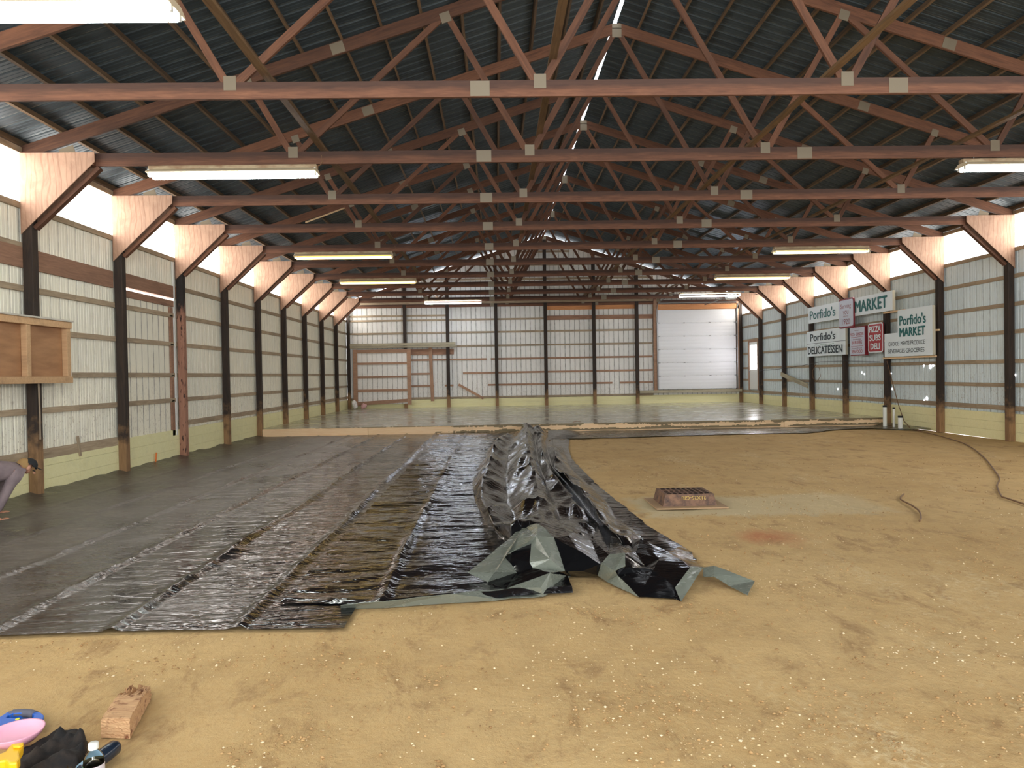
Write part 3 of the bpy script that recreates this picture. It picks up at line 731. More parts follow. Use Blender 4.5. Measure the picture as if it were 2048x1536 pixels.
for i in range(1, 8): x = -.26+.52*i/8; mb.box(x-.009, -.205, H1-.002, x+.009, .205, H1+.001)
for i in range(1, 5): y = -.205+.41*i/5; mb.box(-.26, y-.010, H1-.0025, .26, y+.010, H1)
mb.build('grate_bars', M_iron, r, M=Mr)
MB().box(-.255, -.2, .008, .255, .2, .024).build('sump_shade', M_pit_shade, r, M=Mr)
# ---------------------------------------------------------------- lettering
def text(parent, s, font_size_box, p0, xdir, ydir, mat, bold=0., name='lettering', ext=.004):
    """s is fitted in a (w,h) box whose lower left is p0 (world)"""
    cu = bpy.data.curves.new('t', 'FONT'); cu.body = s; cu.offset = 0; cu.extrude = 0; cu.resolution_u = 3
    to = bpy.data.objects.new('t', cu); COL.objects.link(to)
    dg = bpy.context.evaluated_depsgraph_get(); me = bpy.data.meshes.new_from_object(to.evaluated_get(dg)); bpy.data.objects.remove(to)
    xs = [v.co.x for v in me.vertices]; ys = [v.co.y for v in me.vertices]
    if bold > 0:   # heavier strokes: the outline repeated a hair to each side
        bm = bmesh.new(); bm.from_mesh(me); g0 = bm.verts[:]+bm.edges[:]+bm.faces[:]
        for dx, dy, dz in ((-1, 0, .1), (1, 0, .2), (0, -.6, .3), (0, .6, .4), (-.5, .3, .5), (.5, -.3, .6)):
            d_ = bmesh.ops.duplicate(bm, geom=g0)['geom']
            bmesh.ops.translate(bm, verts=[v for v in d_ if isinstance(v, bmesh.types.BMVert)], vec=(dx*bold*1.4, dy*bold*1.4, dz*.012))
        bm.to_mesh(me); bm.free(); xs = [v.co.x for v in me.vertices]; ys = [v.co.y for v in me.vertices]
    x0, x1, y0, y1 = min(xs), max(xs), min(ys), max(ys); w_, h_ = font_size_box
    X = Vector(xdir).normalized(); Y = Vector(ydir).normalized(); N = X.cross(Y)
    inv = wm(parent).inverted()
    for v in me.vertices:
        v.co = inv @ (Vector(p0) + X*((v.co.x-x0)/(x1-x0)*w_) + Y*((v.co.y-y0)/(y1-y0)*h_) + N*(ext+v.co.z))
    me.materials.clear(); me.materials.append(mat)
    o = bpy.data.objects.new(name, me); COL.objects.link(o); o.parent = parent; return o
M_ltr = flat('worn_yellow_paint', srgb(196, 166, 96), .8)
text(r, '21X25-GRI', (.30, .045), Mr @ Vector((.20, -.2505, .142)), (-1, 0, 0), (0, -.139, -1), M_ltr, .006, ext=.001)
# ---------------------------------------------------------------- shop signs on the right wall
TEAL = flat('teal_sign_paint', srgb(0, 106, 104), .5); DRK = flat('dark_sign_paint', srgb(28, 48, 56), .5); MRN = flat('maroon_sign_paint', srgb(150, 70, 84), .5)
SFACE = flat('white_sign_face', srgb(236, 246, 250), .4); SEDGE = flat('aged_sign_edge', srgb(196, 190, 168), .5)
REDF = flat('red_sign_face', srgb(176, 44, 52), .45); REDE = flat('red_sign_box', srgb(132, 30, 42), .5); PALE = flat('pale_lilac_face', srgb(206, 212, 228), .4)
XS = 11.20
def panel(name, pts, x0, x1, mats, parent, rad=0.):
    """pts: (y,z) outline seen from the room, face at x0, back at x1"""
    if rad:
        out = []; n = len(pts)
        for i in range(n):
            a, b, c = Vector(pts[i-1]), Vector(pts[i]), Vector(pts[(i+1) % n]); d1 = (a-b).normalized()*rad; d2 = (c-b).normalized()*rad
            for k in range(5):
                t = k/4; out.append(tuple((b+d1)*(1-t)**2 + b*2*t*(1-t) + (b+d2)*t*t))
        pts = out
    n = len(pts)
    vs = [(x0, y, z) for y, z in pts]+[(x1, y, z) for y, z in pts]
    fs = [tuple(range(n)), tuple(range(2*n-1, n-1, -1))]+[(i, i+n, (i+1) % n+n, (i+1) % n) for i in range(n)]
    o = mk(name, vs, fs, None, parent, mats=mats, fm=[0]+[1]*(n+1)); return o
def rect(u0, v0, u1, v1, x=XS):
    a = onX(u0, v0, x); b = onX(u1, v1, x); return a.y, a.z, b.y, b.z
LX, LZ = (0, -1, 0), (0, 0, 1)
def sgn(name, y0, y1, z0, z1, label, mats, depth=.08, x=XS, rad=0., group='shop signs on the right wall'):
    r = empty(name, (x+depth/2, (y0+y1)/2, z0), label, 'sign', group)
    panel('sign_face', [(y0, z0), (y1, z0), (y1, z1), (y0, z1)], x, x+depth, mats, r, rad); return r
def st(r, s, u0, u1, v0, v1, mat, bold=0., x=XS):
    """text box from its left/right pixel ends and top/bottom at those ends; stands on plane x"""
    a = onX(u0, v0, x); b = onX(u1, v1, x)
    return a, b
def T_(r, s, yl, yr, zb, zt, mat, bold=0., x=XS): return text(r, s, (yl-yr, zt-zb), (x, yl, zb), LX, LZ, mat, bold)
def yy(u, v, x=XS): return onX(u, v, x).y
def zzz(u, v, x=XS): return onX(u, v, x).z
# long top board
ya, yb = yy(1617, 630), yy(1785, 600); za, zb = (zzz(1617, 648)+zzz(1785, 620))/2, (zzz(1617, 615)+zzz(1784, 582))/2
r = sgn('shop_sign', ya, yb, za, zb, 'long white market sign with teal lettering, topmost of the sign group', [SFACE, SEDGE])
H = zb-za; yw = lambda u, v=630: yy(u, v)
T_(r, 'Porfido\'s', yw(1620), yw(1671), za+.22*H, za+.80*H, TEAL, .012)
T_(r, 'MARKET', yw(1710, 612), yw(1775, 605), za+.18*H, za+.82*H, TEAL, .03)
# overlapping anniversary panel
xb = XS-.05; y0, y1 = yy(1678, 628, xb), yy(1706, 625, xb); z0, z1_ = zzz(1692, 653, xb), zzz(1692, 600, xb)
r = empty('shop_sign', (xb+.05, (y0+y1)/2, z0), 'pale rounded panel with maroon letters in a red box, overlapping the long top sign', 'sign', 'shop signs on the right wall')
panel('red_box', [(y0+.02, z0-.05), (y1-.02, z0-.05), (y1-.02, z1_+.05), (y0+.02, z1_+.05)], xb+.005, XS-.001, [REDE, REDE], r, .08)
panel('sign_face', [(y0, z0), (y1, z0), (y1, z1_), (y0, z1_)], xb-.004, xb+.01, [PALE, PALE], r, .08)
H = z1_-z0; Wd = y0-y1
def tc(r, s, fc, fw_, zb_, zt_, mat, bold, y0=y0, Wd=Wd, z0=z0, H=H, x=xb-.004):
    return T_(r, s, y0-Wd*(fc-fw_/2), y0-Wd*(fc+fw_/2), z0+H*zb_, z0+H*zt_, mat, bold, x)
tc(r, 'Serving', .5, .74, .64, .86, MRN, -.004); tc(r, 'YOU', .5, .40, .46, .60, MRN, 0); tc(r, 'SINCE', .5, .36, .365, .41, MRN, -.01); tc(r, '1920', .52, .56, .08, .29, MRN, -.006)
# deli sign
ya, yb = yy(1614, 690), yy(1691, 681); za, zb = (zzz(1615, 715)+zzz(1691, 707))/2, (zzz(1614, 663)+zzz(1690, 655))/2; H = zb-za
r = sgn('shop_sign', ya, yb, za, zb, 'white two-part delicatessen sign with dark letters, leftmost in the lower row', [SFACE, SEDGE])
def tr(r, s, f0, f1, b, t, mat, bold=0.): return T_(r, s, ya-(ya-yb)*f0, ya-(ya-yb)*f1, za+H*b, za+H*t, mat, bold)
tr(r, "Porfido's", .10, .76, .60, .90, DRK, .012); tr(r, 'DELICATESSEN', .03, .93, .08, .38, DRK, .02)
MB().box(XS-.006, yb, za+H*.50, XS, ya, za+H*.515).build('divider_line', DRK, r)
mb = MB(); mb.tube([(XS-.004, ya-(ya-yb)*(.22+.5*i/16), za+H*(.43+.02*math.sin(i*1.3))) for i in range(17)], .006, 5); mb.build('scroll', flat('green_paint', srgb(90, 140, 110), .5), r)
# pizza grinders burgers seafood
xq = XS-.02; y0, y1 = yy(1700, 682, xq), yy(1729, 678, xq); z0, z1_ = zzz(1701, 710, xq), zzz(1700, 657, xq); H = z1_-z0; Wd = y0-y1
r = empty('shop_sign', (XS, (y0+y1)/2, z0), 'small white menu sign with red letters, in the middle of the lower row', 'sign', 'shop signs on the right wall')
panel('red_box', [(y0-.03, z0-.03), (y1-.03, z0-.03), (y1-.03, z1_+.03), (y0-.03, z1_+.03)], xq+.004, xq+.10, [REDE, REDE], r)
panel('sign_face', [(y0, z0), (y1, z0), (y1, z1_), (y0, z1_)], xq-.004, xq+.01, [PALE, PALE], r)
kw = dict(y0=y0, Wd=Wd, z0=z0, H=H, x=xq-.004)
tc(r, 'Italian', .5, .3, .88, .92, MRN, 0, **kw); tc(r, 'PIZZA · GRINDERS', .5, .9, .70, .81, REDF, 0, **kw); tc(r, 'Charbroiled', .5, .55, .55, .59, MRN, 0, **kw)
tc(r, 'BURGERS', .5, .7, .39, .51, REDF, 0, **kw); tc(r, 'Fresh-Fried', .5, .66, .22, .26, MRN, 0, **kw); tc(r, 'SEAFOOD', .5, .74, .06, .18, REDF, 0, **kw)
for f in (.645, .31): MB().box(xq-.010, y1+.08*Wd, z0+H*f, xq-.004, y0-.08*Wd, z0+H*(f+.010)).build('divider_line', REDF, r)
# pizza subs deli
y0, y1 = yy(1736, 677, xq), yy(1766, 673, xq); z0, z1_ = zzz(1737, 706, xq), zzz(1736, 648, xq); H = z1_-z0; Wd = y0-y1
r = empty('shop_sign', (XS, (y0+y1)/2, z0), 'red sign with three rows of bold white letters and rounded white border', 'sign', 'shop signs on the right wall')
panel('white_border', [(y0, z0), (y1, z0), (y1, z1_), (y0, z1_)], xq, xq+.03, [SFACE, REDE], r, .09)
e = .035; panel('sign_face', [(y0-e, z0+e), (y1+e, z0+e), (y1+e, z1_-e), (y0-e, z1_-e)], xq-.005, xq+.01, [REDF, REDF], r, .08)
kw = dict(y0=y0, Wd=Wd, z0=z0, H=H, x=xq-.005)
MB().box(xq+.031, y1+.01, z0+.3, 11.333, y0-.02, z0+.36).build('mounting_strip', W_new, r); tc(r, 'PIZZA', .5, .78, .69, .90, SFACE, .03, **kw); tc(r, 'SUBS', .5, .76, .40, .61, SFACE, .03, **kw); tc(r, 'DELI', .5, .62, .11, .32, SFACE, .03, **kw)
# big notched sign
xq = XS; a = lambda u, v: (yy(u, v), zzz(u, v))
yR = yy(1865, 660); zT = (zzz(1795, 620)+zzz(1864, 611))/2; zB = zzz(1820, 712); yN = yy(1795, 640); yL = yy(1769, 690); zN = zzz(1780, 667)
r = empty('shop_sign', (XS+.04, (yR+yL)/2, zB), 'large white L-shaped market sign with teal and black lettering, rightmost and nearest', 'sign', 'shop signs on the right wall')
panel('sign_face', [(yL, zB), (yR, zB), (yR, zT), (yN, zT), (yN, zN), (yL, zN)], XS, XS+.079, [SFACE, SEDGE], r, .03)
H = zT-zB
T_(r, "Porfido's", yw(1799, 640), yw(1852, 632), zB+.66*H, zB+.88*H, TEAL, .02); T_(r, 'MARKET', yw(1799, 665), yw(1851, 660), zB+.42*H, zB+.61*H, TEAL, .03)
T_(r, 'CHOICE  MEATS·PRODUCE', yw(1777, 690), yw(1850, 688), zB+.235*H, zB+.325*H, DRK, -.004); T_(r, 'BEVERAGES·GROCERIES', yw(1777, 705), yw(1849, 702), zB+.075*H, zB+.165*H, DRK, -.004)
for (u0, v0, u1, v1, nm) in ((1768, 626, 1810, 620, 'above'), (1767, 717, 1872, 712, 'under'), (1864, 661, 1878, 660, 'beside')):
    p0, p1 = onX(u0, v0, 11.305), onX(u1, v1, 11.305); zm = (p0.z+p1.z)/2
    tag(beam('support_strip', (11.305, p0.y, zm), (11.305, p1.y, zm), .05, .045, W_new), f'pale pine strip nailed across posts {nm} the L-shaped sign', 'wood strip', 'pine strips carrying the signs')
# ---------------------------------------------------------------- overhead door and its frame (far wall)
def FX(u, v=700): return onY(u, v, YF-.16).x
M_door = MT('white_door_skin'); m = M_door; nn = m.noise(m.coord((30, 30, 30), 'World'), 2, 3)
m.set(Base_Color=srgb(222, 222, 222), Roughness=.42); M_door = m.m
yD = YF-.17; xa, xb_ = 7.53, 11.16; za, zb = .86, 4.55
r = empty('door_1', ((xa+xb_)/2, yD, za), 'wide white sectional overhead door in the far wall', 'door'); r['kind'] = 'structure'
ns = 6; hs_ = (zb-za)/ns
for i in range(ns):
    z0 = za+i*hs_; pf = []
    for j in range(9):
        zz = z0+.004+(hs_-.008)*j/8; pf.append((yD+(.012 if j in (0, 8) else 0)+(.004 if j % 2 else 0), zz))
    vs = [(x, y, z) for x in (xa, xb_) for y, z in pf]; n = len(pf); fs = [(k, k+n, k+n+1, k+1) for k in range(n-1)]
    o = mk('door_section', vs, fs, M_door, r); s_ = o.modifiers.new('t', 'SOLIDIFY'); s_.thickness = .04
    if i:
        for fx in (.0, .33, .67, 1.0):
            x = lerp(xa+.05, xb_-.05, fx); MB().box(x-.04, yD-.02, z0-.018, x+.04, yD-.001, z0+.018).build('hinge', M_steel, o)
        for x in (xa-.03, xb_+.03): MB().box(x-.03, yD-.06, z0-.03, x+.03, yD-.005, z0+.03).build('roller_bracket', M_steel, r)
for x in (xa-.05, xb_+.05): MB().box(x-.02, yD-.07, za, x+.02, yD-.0, zb+.05).build('track', M_steel, r)
for nm, x0, z0, x1, z1_, mt, lb in (('door_jamb', 7.335, .82, 7.48, 5.05, W_frame, 'left jamb post of the overhead door'), ('door_jamb', 11.20, .82, 11.315, 4.9, W_frame, 'right jamb post of the overhead door'), ('door_header', 7.5, 4.56, 11.33, 4.80, W_orange, 'orange header board above the overhead door'), ('sill_board', 6.64, .70, 11.40, .83, W_grey, 'long weathered sill board below the overhead door')):
    o = MB().box(x0, yD-.01 if nm != 'sill_board' else yD-.05, z0, x1, YF-.001, z1_).build(nm, mt, M=Matrix()); tag(o, lb, 'board')
for (x0, x1, z, mt, lb) in ((2.39, 6.48, 4.78, W_orange, 'wide orange board high on the far wall, left of the overhead door'), (2.39, 7.33, 4.27, W_red, 'wide red-brown board on the far wall just below the orange one')):
    o = beam('wall_board', (x0, YF-.015, z), (x1, YF-.015, z), .03, .28 if z > 4.5 else .20, mt); tag(o, lb, 'board')
tag(beam('tie_beam', (XL+.2, YF-.20, 5.02), (7.3, YF-.20, 5.02), .04, .10, W_girt), 'dark level tie board across the top of the far wall', 'board')
# opener motor, rail, torsion tube
p = onY(1462, 593, T(8)+.9); r = empty('door_opener', p, 'white garage door opener motor hanging right of the far strip light', 'door opener')
bevel(MB().box(-.20, -.16, -.10, .20, .16, .10).build('motor_housing', M_white, r, M=wm(r)), .03, 3)
mb = MB(); mb.tube([(.0, .15, .03), (.1, yD-.1-p.y, .05)], .02, 8); mb.build('rail', M_steel, r, M=wm(r))
mb = MB()
for x in (-.15, .15): mb.tube([(x, 0, .09), (x, 0, HC-.18-p.z)], .008, 6)
mb.build('hanger', M_steel, r, M=wm(r))
o = MB().tube([(xa, yD-.1, 4.86), (xb_, yD-.1, 4.86)], .03, 10).build('spring_tube', M_steel, M=Matrix()); tag(o, 'grey torsion spring tube above the overhead door', 'spring tube')
for x, nm in ((xa-.05, 'left'), (xb_+.05, 'right')):
    o = MB().tube([(x, yD-.07, 4.6), (x, yD-.2, 4.78), (x, yD-.5, 4.88), (x, yD-3.2, 4.95)], .018, 6).build('door_track', M_steel, M=Matrix()); tag(o, f'curved ceiling track of the overhead door, {nm} side', 'door track')
# ---------------------------------------------------------------- side door (right wall)
yA, yB_ = 30.35, 31.35
r = empty('door_2', (XR-.02, (yA+yB_)/2, .82), 'white side door with a tall bright window, right wall near the far corner', 'door'); r['kind'] = 'structure'
bevel(MB().box(XR-.05, yA, .82, XR-.005, yB_, 2.93).build('door_leaf', M_white, r), .004)
MB().box(XR-.058, yA+.12, 1.72, XR-.049, yB_-.12, 2.80).build('window_pane', M_dayglow, r)
mb = MB(); mb.box(XR-.07, yB_, .80, XR-.001, yB_+.10, 3.03); mb.box(XR-.07, yA-.10, .80, XR-.001, yA, 3.03); mb.box(XR-.07, yA, 2.94, XR-.001, yB_, 3.03); mb.build('door_frame', W_frame, r)
bevel(MB().lathe([(0, 0), (.028, .005), (.03, .03), (.012, .05)], (XR-.085, yB_-.08, 1.62), 12).build('door_handle', M_steel, r), .001)
# ---------------------------------------------------------------- sliding door and track on the far wall, left
r = empty('sliding_door', (-5.4, YF-.10, .35), 'brown framed sliding barn door of white steel in the far left corner', 'door')
x0, x1, z0, z1_ = -6.40, -4.02, .42, 2.93
MB().box(x0, YF-.166, z0, x1, YF-.158, z1_).build('door_panel', M_wf, r)
for a, b, c, d in ((x0-.17, z0-.12, x0+.02, z1_), (x1-.08, z0-.06, x1+.10, z1_)): MB().box(a, YF-.22, b, c, YF-.167, d).build('stile', W_frame, r)
for z, h in ((z1_-.09, .16), (2.28, .10), (1.66, .10), (1.04, .11)): MB().box(x0+.021, YF-.215, z-h/2, x1-.081, YF-.167, z+h/2).build('cross_rail', W_frame, r)
mk('bottom_rail', [(x0+.021, YF-.215, z0-.06), (x1-.081, YF-.215, z0+.06), (x1-.081, YF-.215, z0+.22), (x0+.021, YF-.215, z0+.11), (x0+.021, YF-.167, z0-.06), (x1-.081, YF-.167, z0+.06), (x1-.081, YF-.167, z0+.22), (x0+.021, YF-.167, z0+.11)], BF, W_frame, r)
r = empty('door_track_beam', (-4.0, YF-.2, 3.03), 'long weathered grey track beam above the sliding door on the far wall', 'beam')
bevel(MB().box(-6.68, YF-.30, 3.08, -1.86, YF-.153, 3.20).build('upper_board', W_grey, r), .006)
MB().box(-6.68, YF-.28, 2.985, -1.80, YF-.153, 3.07).build('lower_board', W_grey, r)
tag(beam('wall_board', (-4.02, YF-.012, 2.78), (-1.95, YF-.012, 2.78), .02, .26, W_red), 'brown board under the track beam, right of the sliding door', 'board')
for u, zlo in ((863, .50),):
    tag(beam('wall_board', (FX(863), YF-.055, zlo), (FX(860), YF-.055, 2.97), .035, .15, W_frame, None, (1, 0, 0)), 'upright brown board hanging below the track beam', 'board')
p0, p1 = onY(917, 769, YF-.05), onY(967, 797, YF-.05)
tag(beam('loose_board', p0, p1, .11, .03, W_frame, None, (0, -1, .001)), 'loose brown board leaning slantwise on the far wall', 'board')
# litter in the far left corner
p = onZ(701, 818, ZS)
for i, (dx, dz, c, lb) in enumerate(((-.12, 0, (232, 228, 222), 'white rag lump in the far left corner on the slab'), (.06, .0, (214, 168, 164), 'pinkish bag beside the white lump in the far left corner'))):
    bm = bmesh.new(); bmesh.ops.create_icosphere(bm, subdivisions=3, radius=.13)
    for v in bm.verts: v.co *= 1+.45*noise.noise(v.co*9+Vector((i, 0, 0))); v.co.z *= 1.5-.5*i
    zmin = min(v.co.z for v in bm.verts)
    me = bpy.data.meshes.new('rag_bundle'); bm.to_mesh(me); bm.free(); me.materials.append(flat('rag_%d' % i, srgb(*c), .8))
    for q in me.polygons: q.use_smooth = True
    o = bpy.data.objects.new('rag_bundle', me); COL.objects.link(o); o.location = (-6.30+dx*1.2+.18*i, YF-.62+i*.02, ZS-zmin+.001); tag(o, lb, 'rag')
# ---------------------------------------------------------------- left wall boards
o = beam('wide_board', (XL+.001-.02, T(-1), 3.50), (XL-.019, T(2)-.02, 3.50), .04, .30, W_red); tag(o, 'wide reddish board on the left wall between the two nearest posts', 'board')
r = empty('sliding_door', (XL, (T(2)+T(3))/2, 0), 'white steel sliding door with red-brown rails filling the third bay of the left wall', 'door')
yA, yB_ = T(2)+.16, T(3)-.02
beam('header_board', (XL-.018, yA, 3.55), (XL-.018, T(3)+.1, 3.55), .04, .26, W_red, r)
beam('top_rail', (XL-.018, yA, 3.30), (XL-.018, yB_-.1, 3.30), .04, .13, W_red, r)
MB().box(XL-.036, yB_-.26, .50, XL-.0, yB_-.14, 3.22).build('stile', W_red, r)
MB().box(XL-.03, yB_-.10, .50, XL+.01, yB_-.04, 4.2).build('white_edge_trim', M_white, r)
MB().box(XL-.041, yA, .5, XL-.037, yB_-.1, 3.24).build('door_panel', M_wl, r)
# gap of daylight under the header
MB().box(XL-.040, yA, 3.380, XL-.036, yB_-.05, 3.402).build('daylight_gap', M_dayglow, r)
# ---------------------------------------------------------------- framed box on the left wall
r = empty('wall_cabinet', (XL+.3, 9.2, 1.62), 'shallow plywood box framed in pine, hung on the nearest left post', 'wall box')
x0, x1 = XL+.145, XL+.27; ya, yb = 7.2, 11.05; za, zb = 1.66, 2.60
W_box = wood('box_pine', srgb(186, 148, 108), srgb(206, 168, 126), vary=.08).m; m_ply = MT('brown_hardboard'); m = m_ply; nn = m.noise(m.coord((1, 1, 5), 'World'), 2, 4)
m.base(m.mix(m.rng(nn, .35, .65), srgb(150, 108, 74), srgb(172, 128, 90))).set(Roughness=.6)
MB().box(x0, ya, za, x0+.03, yb, zb).build('back_panel', m.m, r)
for nm, a in (('top_rail', (ya, zb-.10, yb, zb)), ('bottom_rail', (ya, za, yb, za+.10))): bevel(MB().box(x0+.031, a[0], a[1], x1, a[2], a[3]).build(nm, W_box, r), .004)
for y in (7.9, 9.0, 10.05, 10.98): bevel(MB().box(x0+.031, y-.045, za+.101, x1-.01, y+.045, zb-.101).build('upright', W_box, r), .004)
MB().box(x0, ya, zb+.001, x1+.02, yb+.02, zb+.025).build('lid', flat('pale_lid', srgb(196, 190, 176), .6), r)
o = MB().tube([(x1-.05, 10.30, za), (x1-.05, 10.31, 1.2), (x1-.04, 10.29, .85)], .012, 6).build('hanging_strap', flat('grey_webbing', srgb(150, 132, 110), .7), M=Matrix()); tag(o, 'thin strap hanging down below the framed wall box', 'strap')
# little jug behind the box end
p = onX(147, 733, XL+.1); r = empty('white_bottle', (XL+.02+.06, 11.22, 1.72), 'white plastic bottle standing on the rail past the end of the wall box', 'bottle')
MB().lathe([(0, 0), (.055, 0), (.06, .02), (.06, .13), (.03, .19), (.022, .20), (.022, .23), (0, .23)], n=16).build('bottle_body', M_pvc, r, True, M=wm(r))
# survey stake, small marks
tag(beam('stake', onX(313, 905, XL+.04), onX(311, 932, XL+.04), .012, .035, flat('orange_paint', srgb(240, 130, 60), .6)), 'little orange marker stick at the foot of the left kick board', 'marker')
tag(beam('nailed_stick', onX(155, 872, XL+.012), onX(161, 912, XL+.012), .02, .05, W_girt), 'short brown stick nailed across the left kick board', 'stick')
# ---------------------------------------------------------------- pvc pipes on the right
for i, (u, vt, vb, rad, Y, lb) in enumerate(((1770, 811, 851, .053, 19.6, 'tallest white plastic pipe standing by the form at the right wall'), (1788, 815, 852, .032, 19.25, 'thin white plastic pipe standing between the two thicker ones'), (1801, 832, 855, .062, 18.9, 'short thick white plastic pipe stub nearest the right wall'))):
    p = onY(u, vb, Y); x = min(p.x, XR-.2-rad); q = onY(u, vt, Y)
    r = empty('pipe_stub', (p.x, Y, 0), lb, 'pipe', 'white pipe stubs')
    H = q.z; o = MB().lathe([(rad*.9, .0), (rad, 0), (rad, H-.05), (rad*.99, H), (rad*.86, H), (rad*.86, .0)], n=20).build('pipe_wall', M_pvc, r, True, M=wm(r)); o.modifiers.new('e', 'EDGE_SPLIT')
    MB().lathe([(rad*1.06, H-.045), (rad*1.06, H+.006), (0, H+.008)], n=20).build('rubber_cap', M_black, r, True, M=wm(r))
# ---------------------------------------------------------------- cords
def floorcord(pts, rad, label, name='extension_cord', pre=None):
    P3 = [onZ(u, v, rad+.004) for u, v in pts]
    out = list(pre or [])
    for i in range(len(P3)-1):
        a, b, c, d = P3[max(i-1, 0)], P3[i], P3[i+1], P3[min(i+2, len(P3)-1)]
        for k in range(6):
            t = k/6; out.append(.5*((2*b)+(c-a)*t+(2*a-5*b+4*c-d)*t*t+(3*b-a-3*c+d)*t**3))
    out.append(P3[-1]); o = MB().tube(out, rad, 8).build(name, M_wire, M=Matrix(), smooth=True); tag(o, label, 'cord'); return o
floorcord([(1822, 858), (1880, 872), (1930, 888), (1965, 912), (1990, 942), (1999, 958), (1994, 972), (2003, 992), (2012, 996), (2048, 1008), (2080, 1020)], .011, 'brown extension cord winding over the dirt from the right wall', pre=[onX(1774, 722, XR-.16), onX(1785, 765, XR-.18), onX(1797, 810, XR-.22), onX(1808, 842, XR-.25)])
floorcord([(1808, 988), (1801, 998), (1822, 1010), (1838, 1022), (1842, 1035), (1839, 1042)], .010, 'short curved piece of brown cord lying in the dirt near the drain', 'cord_piece')
for pts, lb in (([(1518, 742), (1560, 738), (1600, 732), (1640, 724), (1690, 722), (1760, 724)], 'thin dark wire sagging along the right wall below the signs'),):
    out = [onX(u, v, XR-.16) for u, v in pts]; tag(MB().tube(out, .008, 5).build('hanging_wire', M_black, M=Matrix()), lb, 'wire')
out = [onX(u, v, XR-.17) for u, v in ((1632, 728), (1625, 742), (1626, 756), (1634, 764), (1641, 752), (1638, 735))]
tag(MB().tube(out, .010, 5).build('wire_loop', M_wire, M=Matrix()), 'loop of brown wire hanging on the post below the deli sign', 'wire')
p0, p1 = onX(1562, 748, XR-.175), onX(1616, 772, XR-.175)
tag(beam('leaning_plank', p0, p1, .16, .03, W_grey, None, (-1, 0, 0.001)), 'short grey plank nailed slantwise low on the right wall', 'plank')
# glowing discs on the right wall for daylight through small holes, not real windows
hn = 0
for (u, v, q) in ((1847, 731, .022), (1860, 733, .05), (1866, 730, .03), (1853, 797, .035), (1848, 801, .022), (1723, 745, .018), (1728, 748, .018), (1784, 778, .02), (1675, 778, .02), (1782, 747, .012), (2030, 750, .02)):
    p = onX(u, v, XR+.03); hn += 1; b = []
    for k in range(9): a_ = k*2*math.pi/9; rr_ = q*(1+.5*noise.noise(Vector((a_*2, u, 0)))); b.append((XR+.03, p.y+rr_*math.cos(a_)*.8, p.z+rr_*math.sin(a_)))
    b += [(XR+.041, y, z) for _, y, z in b]
    struct(mk('window_%d' % (40+hn), b, [tuple(range(9))]+[(k, k+9, (k+1) % 9+9, (k+1) % 9) for k in range(9)], M_dayglow))
#@@PART3
# ---------------------------------------------------------------- person
def skin(name, pts, edges, mat, parent, root=0, sub=1):
    me = bpy.data.meshes.new(name); inv = wm(parent).inverted()
    me.from_pydata([inv @ Vector(p[:3]) for p in pts], edges, []); me.materials.append(mat)
    o = bpy.data.objects.new(name, me); COL.objects.link(o); o.parent = parent
    s_ = o.modifiers.new('skin', 'SKIN'); s_.use_smooth_shade = True
    for i, p in enumerate(pts):
        sv = me.skin_vertices[0].data[i]; sv.radius = (p[3], p[4] if len(p) > 4 else p[3]); sv.use_root = (i == root)
    m_ = o.modifiers.new('sub', 'SUBSURF'); m_.levels = sub; m_.render_levels = sub+1
    return o
SKN = flat('skin', srgb(184, 132, 104), .5); SHRT = MT('mauve_grey_shirt'); nn = SHRT.noise(SHRT.coord(kind='World'), 9, 4)
SHRT.base(SHRT.mix(SHRT.rng(nn, .3, .7), srgb(112, 98, 100), srgb(136, 120, 120))).set(Roughness=.9); SHRT.bump(nn, .02, .5); SHRT = SHRT.m
PNT = flat('dark_trousers', srgb(52, 52, 60), .9); HAIR = flat('light_brown_hair', srgb(150, 118, 72), .8); CAPM = flat('black_cap', srgb(20, 22, 24), .7)
hc = onY(52, 934, 8.9); sh = onY(31, 942, 8.78); el = onY(12, 985, 8.62); ha = onY(-14, 1016, 8.55); ha.z = .035
r = empty('person', (-6.3, 8.4, 0), 'person kneeling bent forward at the left edge in a mauve-grey shirt and black cap', 'person')
ax = Vector((.60, .62, 0)).normalized(); side = Vector((ax.y, -ax.x, 0))
pel = Vector((-6.42, 8.13, .50)); che = Vector((-6.07, 8.58, .60)); nec = (sh+hc)/2 + Vector((0, 0, .0))
spi = (pel+che)/2+Vector((0, 0, .06))
shr = sh + side*.03 + Vector((0, 0, -.02)); shl = sh - side*.30 + Vector((-.02, .02, -.02))
ell = shl + Vector((-.10, .02, -.26)); hal = Vector((shl.x-.22, shl.y+.02, .035))
che = (shr+shl)/2*.55 + che*.45; che.z = sh.z
P_ = [(*pel, .13), (*spi, .125), (*che, .13), (*nec, .055), (*(nec.lerp(hc, .55)), .062), (*hc, .082, .094), (*(hc+ax*.055+Vector((0, 0, -.035))), .066, .075),
      (*shr, .062), (*el, .042), (*ha, .026, .018), (*shl, .062), (*ell, .042), (*hal, .026, .018)]
E_ = [(0, 1), (1, 2), (2, 3), (3, 4), (4, 5), (5, 6), (2, 7), (7, 8), (8, 9), (2, 10), (10, 11), (11, 12)]
